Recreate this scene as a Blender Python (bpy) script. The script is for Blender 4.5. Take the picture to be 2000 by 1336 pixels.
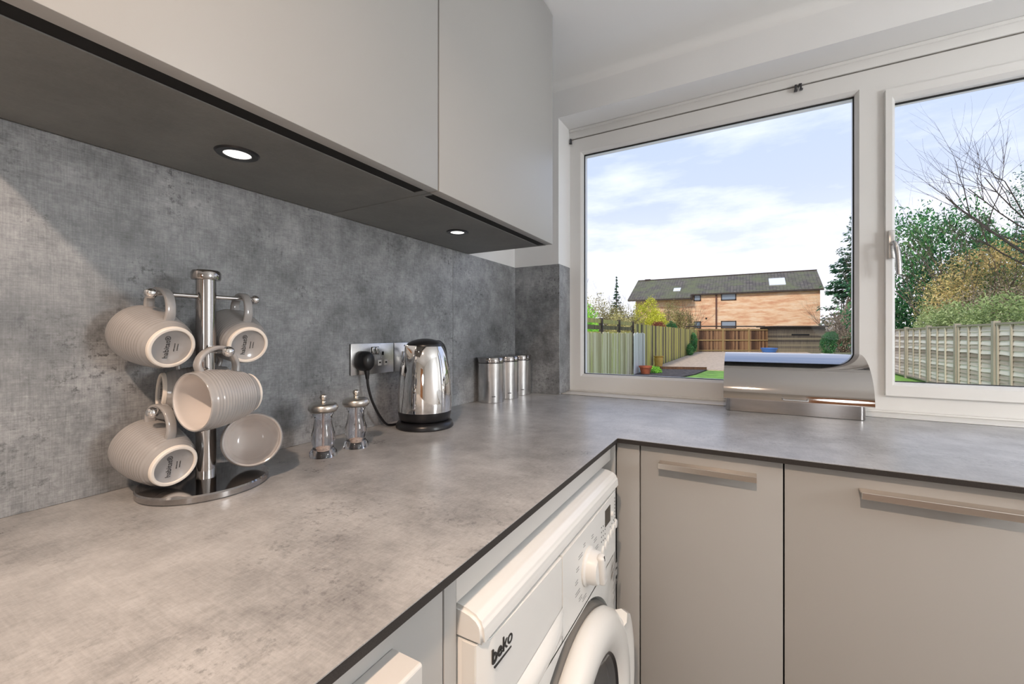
import bpy, bmesh, math, random
from mathutils import Vector, Matrix, noise
from math import sin, cos, pi, radians as R

random.seed(7)
for o in list(bpy.data.objects): bpy.data.objects.remove(o)
S = bpy.context.scene
C = S.collection
Z0 = 0.91            # height of the worktop above the floor; heights below are relative to the worktop

# ------------------------------------------------------------------ camera, sky, sun, ceiling spot, added fill lights, exposure
cam = bpy.data.cameras.new('camera'); cam.sensor_width = 36; cam.lens = 36*819.52/2000
cam.shift_y = -14.4/2000; cam.clip_start = .02; cam.clip_end = 500
co = bpy.data.objects.new('camera', cam); C.objects.link(co)
co.location = (.9113, -1.6648, Z0+.256); co.rotation_euler = (pi/2, 0, .5073)
S.camera = co
S.view_settings.view_transform = 'Standard'; S.view_settings.look = 'None'
S.view_settings.gamma = 1; S.view_settings.use_curve_mapping = False
S.view_settings.exposure = 0.12
S.cycles.max_bounces = 10; S.cycles.transmission_bounces = 10; S.cycles.transparent_max_bounces = 12
S.cycles.caustics_refractive = True; S.cycles.sample_clamp_indirect = 6

W = bpy.data.worlds.new('sky'); S.world = W; W.use_nodes = True
nt = W.node_tree; nt.nodes.clear()
def N(t, typ, **kw):
    n = t.nodes.new(typ)
    for k, v in kw.items():
        if k in n.inputs: n.inputs[k].default_value = v
        else: setattr(n, k, v)
    return n
def ramp(t, fac, stops, interp='LINEAR'):
    r = t.nodes.new('ShaderNodeValToRGB'); r.color_ramp.interpolation = interp
    e = r.color_ramp.elements
    while len(e) < len(stops): e.new(.5)
    for x, (p, c) in zip(e, stops):
        x.position = p; x.color = (*c, 1) if len(c) == 3 else c
    if fac is not None: t.links.new(fac, r.inputs[0])
    return r
def srgb(*c):
    return tuple((x/255/12.92 if x/255 <= .04045 else ((x/255+.055)/1.055)**2.4) for x in c)
tc = N(nt, 'ShaderNodeTexCoord'); sep = N(nt, 'ShaderNodeSeparateXYZ'); nt.links.new(tc.outputs['Generated'], sep.inputs[0])
grad = ramp(nt, sep.outputs[2], [(0, srgb(228, 232, 242)), (.12, srgb(224, 232, 252)), (.3, srgb(208, 222, 254)), (.55, srgb(194, 214, 254)), (1, srgb(160, 190, 245))])
mp = N(nt, 'ShaderNodeMapping'); mp.inputs['Scale'].default_value = (2.4, 2.4, 8.5); mp.inputs['Location'].default_value = (5.3, 2.9, .9)
mp.inputs['Rotation'].default_value = (.10, .16, 0)
nt.links.new(tc.outputs['Generated'], mp.inputs[0])
cl = N(nt, 'ShaderNodeTexNoise', Scale=1.5, Detail=8.0, Roughness=.58); nt.links.new(mp.outputs[0], cl.inputs['Vector'])
clr = ramp(nt, cl.outputs[0], [(.47, (0, 0, 0)), (.74, (1, 1, 1))])
# more cloud near the horizon
low = ramp(nt, sep.outputs[2], [(0, (.9,)*3), (.15, (.7,)*3), (.30, (.40,)*3), (.55, (.22,)*3)])
lowadd = ramp(nt, sep.outputs[2], [(0, (.60,)*3), (.08, (.36,)*3), (.16, (.14,)*3), (.28, (.02,)*3), (.5, (0,)*3)])
mu = N(nt, 'ShaderNodeMath', operation='MULTIPLY_ADD'); nt.links.new(clr.outputs[0], mu.inputs[0]); nt.links.new(low.outputs[0], mu.inputs[1]); nt.links.new(lowadd.outputs[0], mu.inputs[2]); mu.use_clamp = True
mx = N(nt, 'ShaderNodeMix', data_type='RGBA'); nt.links.new(mu.outputs[0], mx.inputs[0]); nt.links.new(grad.outputs[0], mx.inputs[6]); mx.inputs[7].default_value = (1.55, 1.55, 1.66, 1)
bg = N(nt, 'ShaderNodeBackground', Strength=1.0); nt.links.new(mx.outputs[2], bg.inputs[0])
wo = N(nt, 'ShaderNodeOutputWorld'); nt.links.new(bg.outputs[0], wo.inputs[0])

def light(name, kind, loc, energy, color, rot=(0, 0, 0), **kw):
    l = bpy.data.lights.new(name, kind); l.energy = energy; l.color = color
    for k, v in kw.items(): setattr(l, k, v)
    o = bpy.data.objects.new(name, l); C.objects.link(o); o.location = (loc[0], loc[1], loc[2]+Z0); o.rotation_euler = rot
    return o
light('sun', 'SUN', (-20, -30, 20), 2.3, (1, .95, .87), (R(50), 0, R(-14)), angle=R(8))
WARM = (1, .74, .56); NEUT = (.95, .975, 1)
light('ceiling_spot_light', 'AREA', (.92, -2.20, 1.31), 23, WARM, shape='DISK', size=.08, spread=R(150))
light('fill_light', 'POINT', (2.52, -.98, .46), 28, NEUT, shadow_soft_size=.2)  # unseen fill, added to brighten the room and ceiling
light('fill_light', 'POINT', (1.7, -3.3, .40), 9, NEUT, shadow_soft_size=.2)  # second added fill, set low to lift the soffit and ceiling

# ------------------------------------------------------------------ materials
def newmat(name):
    m = bpy.data.materials.new(name); m.use_nodes = True
    t = m.node_tree; t.nodes.clear()
    out = N(t, 'ShaderNodeOutputMaterial'); b = N(t, 'ShaderNodeBsdfPrincipled'); t.links.new(b.outputs[0], out.inputs[0])
    return m, t, b, out
def P(name, col, rough=.5, metal=0, noisy=.0, nscale=30, bump=0, bscale=200, spec=.5, coat=0, aniso=0, **kw):
    m, t, b, out = newmat(name)
    b.inputs['Roughness'].default_value = rough; b.inputs['Metallic'].default_value = metal
    b.inputs['Specular IOR Level'].default_value = spec; b.inputs['Coat Weight'].default_value = coat
    b.inputs['Coat Roughness'].default_value = .04; b.inputs['Anisotropic'].default_value = aniso
    for k, v in kw.items(): b.inputs[k].default_value = v
    tc = N(t, 'ShaderNodeTexCoord')
    nz = N(t, 'ShaderNodeTexNoise', Scale=nscale, Detail=4.0); t.links.new(tc.outputs['Object'], nz.inputs['Vector'])
    lo = tuple(c*(1-noisy) for c in col); hi = tuple(min(1, c*(1+noisy)) for c in col)
    r = ramp(t, nz.outputs[0], [(.3, lo), (.7, hi)]); t.links.new(r.outputs[0], b.inputs['Base Color'])
    if bump:
        n2 = N(t, 'ShaderNodeTexNoise', Scale=bscale, Detail=3.0); t.links.new(tc.outputs['Object'], n2.inputs['Vector'])
        bp = N(t, 'ShaderNodeBump', Strength=bump, Distance=.002); t.links.new(n2.outputs[0], bp.inputs['Height']); t.links.new(bp.outputs[0], b.inputs['Normal'])
    return m
def concrete(name, stops, s1, s2, rough=.42, big=2.6, spot=.5, contrast=.5, off=0.0, bump=.03):
    """laminate with a cloudy concrete print, crossed fine linen streaks and dark speckles"""
    m, t, b, out = newmat(name)
    tc = N(t, 'ShaderNodeTexCoord')
    def noi(scale, loc, sc, det, rg, lac=2.0):
        mp = N(t, 'ShaderNodeMapping'); mp.inputs['Scale'].default_value = scale; mp.inputs['Location'].default_value = (loc+off, loc*1.3, loc*.7)
        t.links.new(tc.outputs['Object'], mp.inputs[0])
        n = N(t, 'ShaderNodeTexNoise', Scale=sc, Detail=det, Roughness=rg, Lacunarity=lac); t.links.new(mp.outputs[0], n.inputs['Vector']); return n.outputs[0]
    def math_(op, a, bb, c=None):
        n = N(t, 'ShaderNodeMath', operation=op)
        for i, v in enumerate((a, bb, c)):
            if v is None: continue
            if isinstance(v, (int, float)): n.inputs[i].default_value = v
            else: t.links.new(v, n.inputs[i])
        return n.outputs[0]
    cloud = noi((1, 1, 1), 5, big, 9, .68)
    mid = noi((1, 1, 1), 11, 14, 6, .7)
    st1 = noi(s1, 3, 1, 3, .6); st2 = noi(s2, 9, 1, 3, .6)
    fine = noi((1, 1, 1), 17, 170, 4, .7)
    v = math_('MULTIPLY_ADD', cloud, 1.25, -.625)
    v = math_('ADD', v, math_('MULTIPLY_ADD', mid, .62, -.31))
    st = math_('MULTIPLY', math_('ADD', math_('MULTIPLY_ADD', st1, .5, -.25), math_('MULTIPLY_ADD', st2, .5, -.25)), contrast*1.25)
    v = math_('ADD', v, st)
    v = math_('ADD', v, math_('MULTIPLY_ADD', fine, .34, -.17))
    v = math_('ADD', v, .5)
    base = ramp(t, v, stops)
    # dark speckles gathered in patches
    patch = ramp(t, noi((1, 1, 1), 23, 5, 4, .6), [(.48, (0, 0, 0)), (.62, (1, 1, 1))])
    sp = ramp(t, noi((1, 1, 1), 29, 95, 5, .75), [(.53, (0, 0, 0)), (.64, (1, 1, 1))])
    f = math_('MULTIPLY', math_('MULTIPLY', patch.outputs[0], sp.outputs[0]), spot)
    mx = N(t, 'ShaderNodeMix', data_type='RGBA'); t.links.new(f, mx.inputs[0]); t.links.new(base.outputs[0], mx.inputs[6]); mx.inputs[7].default_value = (*tuple(c*.35 for c in stops[0][1]), 1)
    t.links.new(mx.outputs[2], b.inputs['Base Color'])
    rr = N(t, 'ShaderNodeMapRange'); rr.inputs['To Min'].default_value = rough-.07; rr.inputs['To Max'].default_value = rough+.09
    t.links.new(v, rr.inputs[0]); t.links.new(rr.outputs[0], b.inputs['Roughness'])
    b.inputs['Specular IOR Level'].default_value = .7
    bp = N(t, 'ShaderNodeBump', Strength=bump*8, Distance=.0006); t.links.new(v, bp.inputs['Height']); t.links.new(bp.outputs[0], b.inputs['Normal'])
    return m
def leafmat(name, stops, tr=.25, scale=.35):
    m, t, b, out = newmat(name)
    g = N(t, 'ShaderNodeNewGeometry'); tc = N(t, 'ShaderNodeTexCoord')
    nz = N(t, 'ShaderNodeTexNoise', Scale=scale, Detail=3.0); t.links.new(tc.outputs['Object'], nz.inputs['Vector'])
    a = N(t, 'ShaderNodeMath', operation='MULTIPLY_ADD'); t.links.new(g.outputs['Random Per Island'], a.inputs[0]); a.inputs[1].default_value = .6
    a2 = N(t, 'ShaderNodeMath', operation='MULTIPLY_ADD'); t.links.new(nz.outputs[0], a2.inputs[0]); a2.inputs[1].default_value = 1.2; a2.inputs[2].default_value = -.4
    t.links.new(a2.outputs[0], a.inputs[2])
    r = ramp(t, a.outputs[0], stops); t.links.new(r.outputs[0], b.inputs['Base Color'])
    b.inputs['Roughness'].default_value = .6
    tl = N(t, 'ShaderNodeBsdfTranslucent'); t.links.new(r.outputs[0], tl.inputs[0])
    mx = N(t, 'ShaderNodeMixShader'); mx.inputs[0].default_value = tr; t.links.new(b.outputs[0], mx.inputs[1]); t.links.new(tl.outputs[0], mx.inputs[2]); t.links.new(mx.outputs[0], out.inputs[0])
    return m
def woodfence(name, stops, board=9.0, axis=0, grain=(14, 14, 1.2)):
    """weathered boards: each board its own tone, grain along z"""
    m, t, b, out = newmat(name)
    g = N(t, 'ShaderNodeNewGeometry'); tc = N(t, 'ShaderNodeTexCoord')
    mp = N(t, 'ShaderNodeMapping'); mp.inputs['Scale'].default_value = grain; t.links.new(tc.outputs['Object'], mp.inputs[0])
    nz = N(t, 'ShaderNodeTexNoise', Scale=1.0, Detail=6.0, Roughness=.65); t.links.new(mp.outputs[0], nz.inputs['Vector'])
    a = N(t, 'ShaderNodeMath', operation='MULTIPLY_ADD'); t.links.new(g.outputs['Random Per Island'], a.inputs[0]); a.inputs[1].default_value = 1.0
    a2 = N(t, 'ShaderNodeMath', operation='MULTIPLY_ADD'); t.links.new(nz.outputs[0], a2.inputs[0]); a2.inputs[1].default_value = 1.1; a2.inputs[2].default_value = -.55
    t.links.new(a2.outputs[0], a.inputs[2])
    r = ramp(t, a.outputs[0], stops); t.links.new(r.outputs[0], b.inputs['Base Color']); b.inputs['Roughness'].default_value = .85
    return m
def emis(name, col, st):
    m, t, b, out = newmat(name)
    b.inputs['Base Color'].default_value = (*col, 1); b.inputs['Emission Color'].default_value = (*col, 1); b.inputs['Emission Strength'].default_value = st
    return m

M = {}
M['splash'] = concrete('concrete_splashback', [(.14, srgb(78, 79, 80)), (.42, srgb(128, 130, 132)), (.60, srgb(160, 162, 164)), (.86, srgb(204, 206, 207))], (60, 560, 30), (40, 34, 520), .45, 2.8, .75, .46)
M['top'] = concrete('concrete_worktop', [(.12, srgb(108, 107, 107)), (.40, srgb(152, 151, 150)), (.60, srgb(178, 177, 176)), (.86, srgb(204, 203, 202))], (520, 40, 40), (30, 480, 40), .30, 3.0, .45, .34)
M['under'] = concrete('concrete_underside', [(.10, srgb(96, 96, 93)), (.45, srgb(114, 114, 111)), (.9, srgb(138, 138, 134))], (300, 30, 40), (60, 200, 40), .5, 3, .1, .2)
M['core'] = P('black_laminate_core', srgb(46, 42, 40), .6, noisy=.35, nscale=900)
M['cab'] = P('greige_satin_door', srgb(177, 176, 173), .38, noisy=.012, nscale=3, bump=.02, bscale=600)
M['cabin'] = P('cabinet_carcass_grey', srgb(150, 148, 144), .5, noisy=.02)
M['gap'] = P('black_recess', (.004, .004, .004), .8)  # black for joints and holes; also stands in for slot and door-gap shade
M['paint'] = P('white_wall_paint', srgb(240, 240, 239), .7, noisy=.01, nscale=5, bump=.05, bscale=300)
M['ceil'] = P('white_ceiling_paint', srgb(244, 244, 242), .8, noisy=.01, nscale=2, bump=.04, bscale=200)
M['upvc'] = P('white_upvc', srgb(232, 231, 228), .32, noisy=.012, nscale=8)
M['sill'] = P('white_sill', srgb(226, 224, 220), .35, noisy=.03, nscale=20)
M['rubber'] = P('black_gasket', (.012, .012, .012), .6)
M['chrome'] = P('polished_chrome', (.80, .79, .78), .045, 1)
M['chromedark'] = P('polished_gunmetal', (.42, .40, .39), .09, 1)
M['binchrome'] = P('bread_bin_steel', (.50, .475, .455), .06, 1)
M['brushed'] = P('brushed_steel', (.62, .61, .60), .24, 1, noisy=.06, nscale=60, aniso=.5)
M['satin'] = P('satin_nickel', (.66, .62, .57), .28, 1)
M['blackplastic'] = P('black_plastic', (.012, .012, .014), .3)
M['greyplastic'] = P('dark_grey_plastic', (.05, .05, .055), .4)
M['mug'] = P('grey_glaze', srgb(164, 161, 159), .12, coat=.6, noisy=.04, nscale=30)
M['mugin'] = P('white_glaze', srgb(232, 226, 222), .12, coat=.5)
M['mugfoot'] = P('unglazed_rim', srgb(236, 228, 218), .7)
M['ink'] = P('black_ink', (.02, .02, .02), .5)
M['white'] = P('white_enamel', srgb(232, 232, 229), .25, coat=.2)
M['white2'] = P('white_plastic', srgb(228, 228, 225), .38)
M['greyprint'] = P('grey_print', srgb(150, 150, 148), .5)
M['display'] = P('dark_display', (.02, .02, .018), .1)
M['silver'] = P('brushed_handle', (.72, .66, .60), .26, 1)
M['disc'] = emis('lamp_diffuser', (1, .97, .93), 1.6)
M['pink'] = P('pink_salt', srgb(238, 208, 190), .6, noisy=.3, nscale=500)
M['rod'] = P('beige_rod', srgb(190, 170, 160), .4)
m, t, b, out = newmat('clear_acrylic'); b.inputs['Base Color'].default_value = (.97, .97, 1, 1); b.inputs['Transmission Weight'].default_value = 1; b.inputs['IOR'].default_value = 1.49; b.inputs['Roughness'].default_value = 0.0; M['acrylic'] = m
m, t, b, out = newmat('window_glass')
tr = N(t, 'ShaderNodeBsdfTransparent'); gl = N(t, 'ShaderNodeBsdfGlossy', Roughness=0.0); fr = N(t, 'ShaderNodeFresnel', IOR=1.12)
mm = N(t, 'ShaderNodeMixShader'); t.links.new(fr.outputs[0], mm.inputs[0]); t.links.new(tr.outputs[0], mm.inputs[1]); t.links.new(gl.outputs[0], mm.inputs[2]); t.links.new(mm.outputs[0], out.inputs[0]); M['glass'] = m
m, t, b, out = newmat('dark_door_glass'); b.inputs['Base Color'].default_value = (.5, .5, .5, 1); b.inputs['Transmission Weight'].default_value = .8; b.inputs['Roughness'].default_value = .02; M['doorglass'] = m

# ------------------------------------------------------------------ helpers
def thing(name, label, cat, loc=(0, 0, 0), rz=0, group=None, kind=None):
    o = bpy.data.objects.new(name, None); C.objects.link(o); o.empty_display_size = .05
    o.location = (loc[0], loc[1], loc[2]+Z0); o.rotation_euler = (0, 0, rz)
    if kind: o['kind'] = kind
    else: o['label'] = label; o['category'] = cat
    if kind and label: o['label'] = label
    if group: o['group'] = group
    return o
def tag(o, label, cat, group=None, kind=None):
    o['label'] = label; o['category'] = cat
    if group: o['group'] = group
    if kind: o['kind'] = kind
    return o
def obj(name, bm, mat, parent=None, w=False, smooth=35, origin=True):
    """one mesh object; w=True: geometry is in room coordinates and is moved into its parent's frame"""
    if w and parent is not None:
        q = parent; off = Vector((0, 0, 0))
        while q is not None: off += q.location; q = q.parent
        off.z -= Z0
        bmesh.ops.translate(bm, vec=-off, verts=bm.verts)
    bmesh.ops.recalc_face_normals(bm, faces=bm.faces) if smooth != -1 else None
    if smooth > 0:
        for f in bm.faces: f.smooth = True
        for e in bm.edges:
            if len(e.link_faces) == 2 and e.calc_face_angle(0) > R(smooth): e.smooth = False
    loc = Vector((0, 0, 0))
    if parent is None and origin and len(bm.verts):
        xs = [v.co.x for v in bm.verts]; ys = [v.co.y for v in bm.verts]; zs = [v.co.z for v in bm.verts]
        loc = Vector(((min(xs)+max(xs))/2, (min(ys)+max(ys))/2, min(zs)))
        bmesh.ops.translate(bm, vec=-loc, verts=bm.verts)
    me = bpy.data.meshes.new(name); bm.to_mesh(me); bm.free(); me.materials.append(M[mat] if isinstance(mat, str) else mat)
    o = bpy.data.objects.new(name, me); C.objects.link(o)
    if parent is not None: o.parent = parent
    else: o.location = loc + Vector((0, 0, Z0))
    return o
def struct(name, bm, mat, label=None, **k):
    o = obj(name, bm, mat, **k); o['kind'] = 'structure'
    if label: o['label'] = label
    return o
def bx(x0, x1, y0, y1, z0, z1, bev=0, seg=2, bm=None):
    b = bmesh.new()
    vs = [b.verts.new((x, y, z)) for z in (z0, z1) for y in (y0, y1) for x in (x0, x1)]
    for f in ((0, 2, 3, 1), (4, 5, 7, 6), (0, 1, 5, 4), (2, 6, 7, 3), (0, 4, 6, 2), (1, 3, 7, 5)): b.faces.new([vs[i] for i in f])
    if bev: bmesh.ops.bevel(b, geom=b.edges[:], offset=bev, segments=seg, affect='EDGES', profile=.5, clamp_overlap=True)
    return merge(bm, b)
def merge(bm, b):
    if bm is None: return b
    me = bpy.data.meshes.new('t'); b.to_mesh(me); b.free(); bm.from_mesh(me); bpy.data.meshes.remove(me); return bm
def lathe(prof, n=48, bm=None, closed=False, M4=None):
    b = bmesh.new(); rings = []
    for r, z in prof:
        if r < 1e-6: rings.append([b.verts.new((0, 0, z))])
        else: rings.append([b.verts.new((r*cos(2*pi*k/n), r*sin(2*pi*k/n), z)) for k in range(n)])
    pairs = list(zip(rings[:-1], rings[1:]))
    if closed: pairs.append((rings[-1], rings[0]))
    for a, c in pairs:
        for k in range(n):
            j = (k+1) % n
            if len(a) == 1 and len(c) == 1: continue
            if len(a) == 1: b.faces.new([a[0], c[k], c[j]])
            elif len(c) == 1: b.faces.new([a[k], c[0], a[j]])
            else: b.faces.new([a[k], c[k], c[j], a[j]])
    if M4 is not None: bmesh.ops.transform(b, matrix=M4, verts=b.verts)
    return merge(bm, b)
def frames(pts):
    fr = []; up = None
    for i, p in enumerate(pts):
        a = pts[max(0, i-1)]; c = pts[min(len(pts)-1, i+1)]; t = (c-a).normalized()
        if up is None:
            up = Vector((0, 0, 1)) if abs(t.z) < .9 else Vector((1, 0, 0))
        s = t.cross(up).normalized(); up = s.cross(t).normalized(); fr.append((p, s, up))
    return fr
def tube(pts, r, n=10, bm=None, sect=None, cap=True, up0=None):
    """sweep a circle (or section list of (a,b)) along pts; r number or list"""
    pts = [Vector(p) for p in pts]; b = bmesh.new(); rings = []
    fr = frames(pts)
    if up0 is not None:
        up = Vector(up0); fr2 = []
        for i, p in enumerate(pts):
            a = pts[max(0, i-1)]; c = pts[min(len(pts)-1, i+1)]; t = (c-a).normalized()
            s = t.cross(up).normalized(); fr2.append((p, s, s.cross(t).normalized()))
        fr = fr2
    sc = sect or [(cos(2*pi*k/n), sin(2*pi*k/n)) for k in range(n)]
    for i, (p, s, u) in enumerate(fr):
        rr = r[i] if isinstance(r, (list, tuple)) else r
        rings.append([b.verts.new(p+s*(a*rr)+u*(c*rr)) for a, c in sc])
    m_ = len(sc)
    for a, c in zip(rings[:-1], rings[1:]):
        for k in range(m_): b.faces.new([a[k], a[(k+1) % m_], c[(k+1) % m_], c[k]])
    if cap: b.faces.new(rings[0][::-1]); b.faces.new(rings[-1])
    return merge(bm, b)
def prism(poly, axis, a0, a1, bm=None, bev=0, seg=2):
    """extrude a polygon. axis 'x': poly in (y,z); 'y': (x,z); 'z': (x,y)"""
    b = bmesh.new()
    def mk(p, a): return {'x': (a, p[0], p[1]), 'y': (p[0], a, p[1]), 'z': (p[0], p[1], a)}[axis]
    A = [b.verts.new(mk(p, a0)) for p in poly]; B = [b.verts.new(mk(p, a1)) for p in poly]; n = len(poly)
    b.faces.new(A[::-1]); b.faces.new(B)
    for i in range(n): b.faces.new([A[i], A[(i+1) % n], B[(i+1) % n], B[i]])
    bmesh.ops.recalc_face_normals(b, faces=b.faces)
    if bev: bmesh.ops.bevel(b, geom=b.edges[:], offset=bev, segments=seg, affect='EDGES', clamp_overlap=True)
    return merge(bm, b)
def bez(pts, n=8):
    """Catmull-Rom through pts"""
    pts = [Vector(p) for p in pts]; out = []
    for i in range(len(pts)-1):
        p0 = pts[max(0, i-1)]; p1 = pts[i]; p2 = pts[i+1]; p3 = pts[min(len(pts)-1, i+2)]
        for k in range(n):
            t = k/n
            out.append(.5*((2*p1)+(-p0+p2)*t+(2*p0-5*p1+4*p2-p3)*t*t+(-p0+3*p1-3*p2+p3)*t**3))
    out.append(pts[-1]); return out
def text(s, size, M4, bold=0, extr=.0002, align='CENTER', bm=None, shear=0):
    cu = bpy.data.curves.new('t', 'FONT'); cu.body = s; cu.size = size; cu.extrude = extr; cu.align_x = align; cu.align_y = 'CENTER'; cu.offset = bold; cu.resolution_u = 3; cu.shear = shear
    o = bpy.data.objects.new('t', cu); C.objects.link(o)
    dg = bpy.context.evaluated_depsgraph_get(); dg.update(); me = bpy.data.meshes.new_from_object(o.evaluated_get(dg))
    b = bmesh.new(); b.from_mesh(me); bmesh.ops.transform(b, matrix=M4, verts=b.verts)
    bpy.data.objects.remove(o); bpy.data.curves.remove(cu); bpy.data.meshes.remove(me)
    return merge(bm, b)
def basis(x, y, z, o=(0, 0, 0)):
    return Matrix(((x[0], y[0], z[0], o[0]), (x[1], y[1], z[1], o[1]), (x[2], y[2], z[2], o[2]), (0, 0, 0, 1)))
def quadmesh(name, verts, faces, mat, parent=None, w=True):
    off = Vector((0, 0, 0))
    if parent is not None and w: off = parent.location - Vector((0, 0, Z0))
    loc = Vector((0, 0, Z0)) if parent is None else Vector((0, 0, 0))
    me = bpy.data.meshes.new(name); me.from_pydata([tuple(Vector(v)-off) for v in verts], [], faces); me.materials.append(M[mat])
    o = bpy.data.objects.new(name, me); C.objects.link(o); o.location = loc
    if parent is not None: o.parent = parent
    return o

# ------------------------------------------------------------------ room shell
XR, YB = 2.9, -4.3
ZC, CF = 1.325, .03      # ceiling height, corner radius of its plaster edge
FL = -Z0
bL, bR = .2136, 2.02     # window reveal sides
RD = .134                # reveal depth to the frame
ZR = 1.1826              # soffit of the reveal
WT = .30                 # wall thickness
struct('floor', bx(0, XR, YB, 0, FL-.06, FL), P('stone_tile_floor', srgb(140, 136, 132), .4, noisy=.1, nscale=6))
struct('wall_left', bx(-.15, 0, YB, WT, FL-.06, ZC+.1), 'paint')
struct('wall_right', bx(XR, XR+.15, YB, WT, FL-.06, ZC+.1), 'paint')
bm = bx(0, bL, 0, WT, FL-.06, ZC+.1); bx(bR, XR, 0, WT, FL-.06, ZC+.1, bm=bm); bx(bL, bR, 0, WT, ZR, ZC+.1, bm=bm); bx(bL, bR, .024, WT, FL-.06, -.001, bm=bm)
bx(bL, bR, 0, .024, FL-.06, -.014, bm=bm)
struct('wall_window', bm, 'paint')
# back wall with a doorway
bm = bx(0, 1.5, YB-.15, YB, FL-.06, ZC+.1); bx(2.35, XR, YB-.15, YB, FL-.06, ZC+.1, bm=bm); bx(1.5, 2.35, YB-.15, YB, 1.12, ZC+.1, bm=bm)
struct('wall_back', bm, P('warm_wall_paint', srgb(196, 188, 178), .7, noisy=.02))
d = thing('door_1', 'oak door in the back wall', 'door', (1.5, YB, FL), kind='structure')
bm = bx(1.53, 2.32, YB-.06, YB-.02, FL+.005, 1.10, .003)
obj('door_leaf', bm, P('oak_door', srgb(168, 112, 66), .4, noisy=.3, nscale=5), d, w=True)
bm = bx(1.5, 1.53, YB-.10, YB+.012, FL, 1.13); bx(2.32, 2.35, YB-.10, YB+.012, FL, 1.13, bm=bm); bx(1.5, 2.35, YB-.10, YB+.012, 1.10, 1.13, bm=bm)
obj('door_frame', bm, 'upvc', d, w=True)
# ceiling with a softly rounded plaster edge along the window wall
r = CF
prof = [(0, ZC+.1), (YB, ZC+.1), (YB, ZC)] + [(-r+r*sin(a), ZC-r+r*cos(a)) for a in [i*pi/2/8 for i in range(9)]]
struct('ceiling', prism(prof, 'x', 0, XR), 'ceil', smooth=20)

# ------------------------------------------------------------------ window
win = thing('window_1', 'white framed window with a fixed pane and an opening casement', 'window', (bL, RD, 0), kind='structure')
def frame_box(x0, x1, z0, z1, ix0, ix1, iz0, iz1, y0, y1, bev=.003):
    """rectangular ring with a chamfered inner bead"""
    b = bmesh.new()
    def loop(xa, xb, za, zb, y): return [b.verts.new(p) for p in ((xa, y, za), (xb, y, za), (xb, y, zb), (xa, y, zb))]
    c = .010
    L = [loop(x0, x1, z0, z1, y1), loop(x0, x1, z0, z1, y0), loop(ix0-c, ix1+c, iz0-c, iz1+c, y0), loop(ix0-c*.3, ix1+c*.3, iz0-c*.3, iz1+c*.3, y0+.010), loop(ix0, ix1, iz0, iz1, y0+.016), loop(ix0, ix1, iz0, iz1, y1)]
    for a, c2 in zip(L, L[1:]+L[:1]):
        for k in range(4): b.faces.new([a[k], a[(k+1) % 4], c2[(k+1) % 4], c2[k]])
    return b
FB = .004
zt = 1.1375
b = frame_box(bL, 1.3043, FB, zt, .2735, 1.2364, .0795, 1.0695, RD, RD+.065)
fr = obj('window_frame', b, 'upvc', win, w=True, smooth=0)
b = bx(1.3043, bR, RD, RD+.065, FB, .066)
bx(1.3043, bR, RD, RD+.065, 1.044, zt, bm=b); bx(1.985, bR, RD, RD+.065, .066, 1.044, bm=b); bx(1.3043, 1.318, RD, RD+.065, .066, 1.044, bm=b)
obj('casement_frame', b, 'upvc', win, w=True, smooth=0)
b = bx(bL, bR, RD-.006, RD+.02, zt+.004, ZR, .002); bx(bL, bR, RD-.014, RD+.02, ZR-.012, ZR, .004, bm=b); bx(bL, bR, RD+.004, RD+.02, zt-.002, zt+.006, bm=b)
obj('head_trim', b, 'upvc', win, w=True)
obj('shadow_gap', bx(bL+.001, bR, RD-.001, RD+.01, zt, zt+.0035), P('shadow_gap_grey', srgb(120, 116, 110), .8, noisy=.3, nscale=40), win, w=True)  # grey strip standing in for the shade of the gap
sash = obj('casement_sash', frame_box(1.3105, 1.992, .058, 1.052, 1.337, 1.955, .101, 1.016, RD-.016, RD+.05), 'upvc', win, w=True, smooth=0)
def gasket(x0, x1, z0, z1, y, t_=.0035):
    b = bx(x0, x0+t_, y, y+.006, z0, z1); bx(x1-t_, x1, y, y+.006, z0, z1, bm=b); bx(x0, x1, y, y+.006, z0, z0+t_*.7, bm=b); bx(x0, x1, y, y+.006, z1-t_*1.3, z1, bm=b); return b
obj('gasket', gasket(.2735, 1.2364, .0795, 1.0695, RD+.022), 'rubber', win, w=True)
obj('gasket', gasket(1.337, 1.955, .101, 1.016, RD+.018), 'rubber', win, w=True)
obj('window_pane', bx(.270, 1.240, RD+.028, RD+.032, .076, 1.073), 'glass', win, w=True)
obj('window_pane', bx(1.333, 1.959, RD+.024, RD+.028, .097, 1.020), 'glass', win, w=True)
# casement handle
hb = bx(1.3145, 1.331, RD-.030, RD-.016, .500, .592, .003)
hd = obj('window_handle', hb, 'brushed', win, w=True); hd['label'] = 'brushed steel plate and lever'
b = tube(bez([(1.3228, RD-.028, .548), (1.3228, RD-.050, .548), (1.3255, RD-.058, .540), (1.331, RD-.058, .500), (1.334, RD-.055, .445)], 6), [.0065]*13+[.0075]*12, n=12)
obj('lever', b, 'brushed', hd, w=True)
# sill
ys = .0235
b = bx(bL, bR, ys, RD+.02, -.001, .0035, .001); bx(bL, bR, RD-.022, RD+.02, .0034, .009, .002, bm=b)
s = struct('trim_1', b, 'sill', 'white window sill board behind the worktop')
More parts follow.
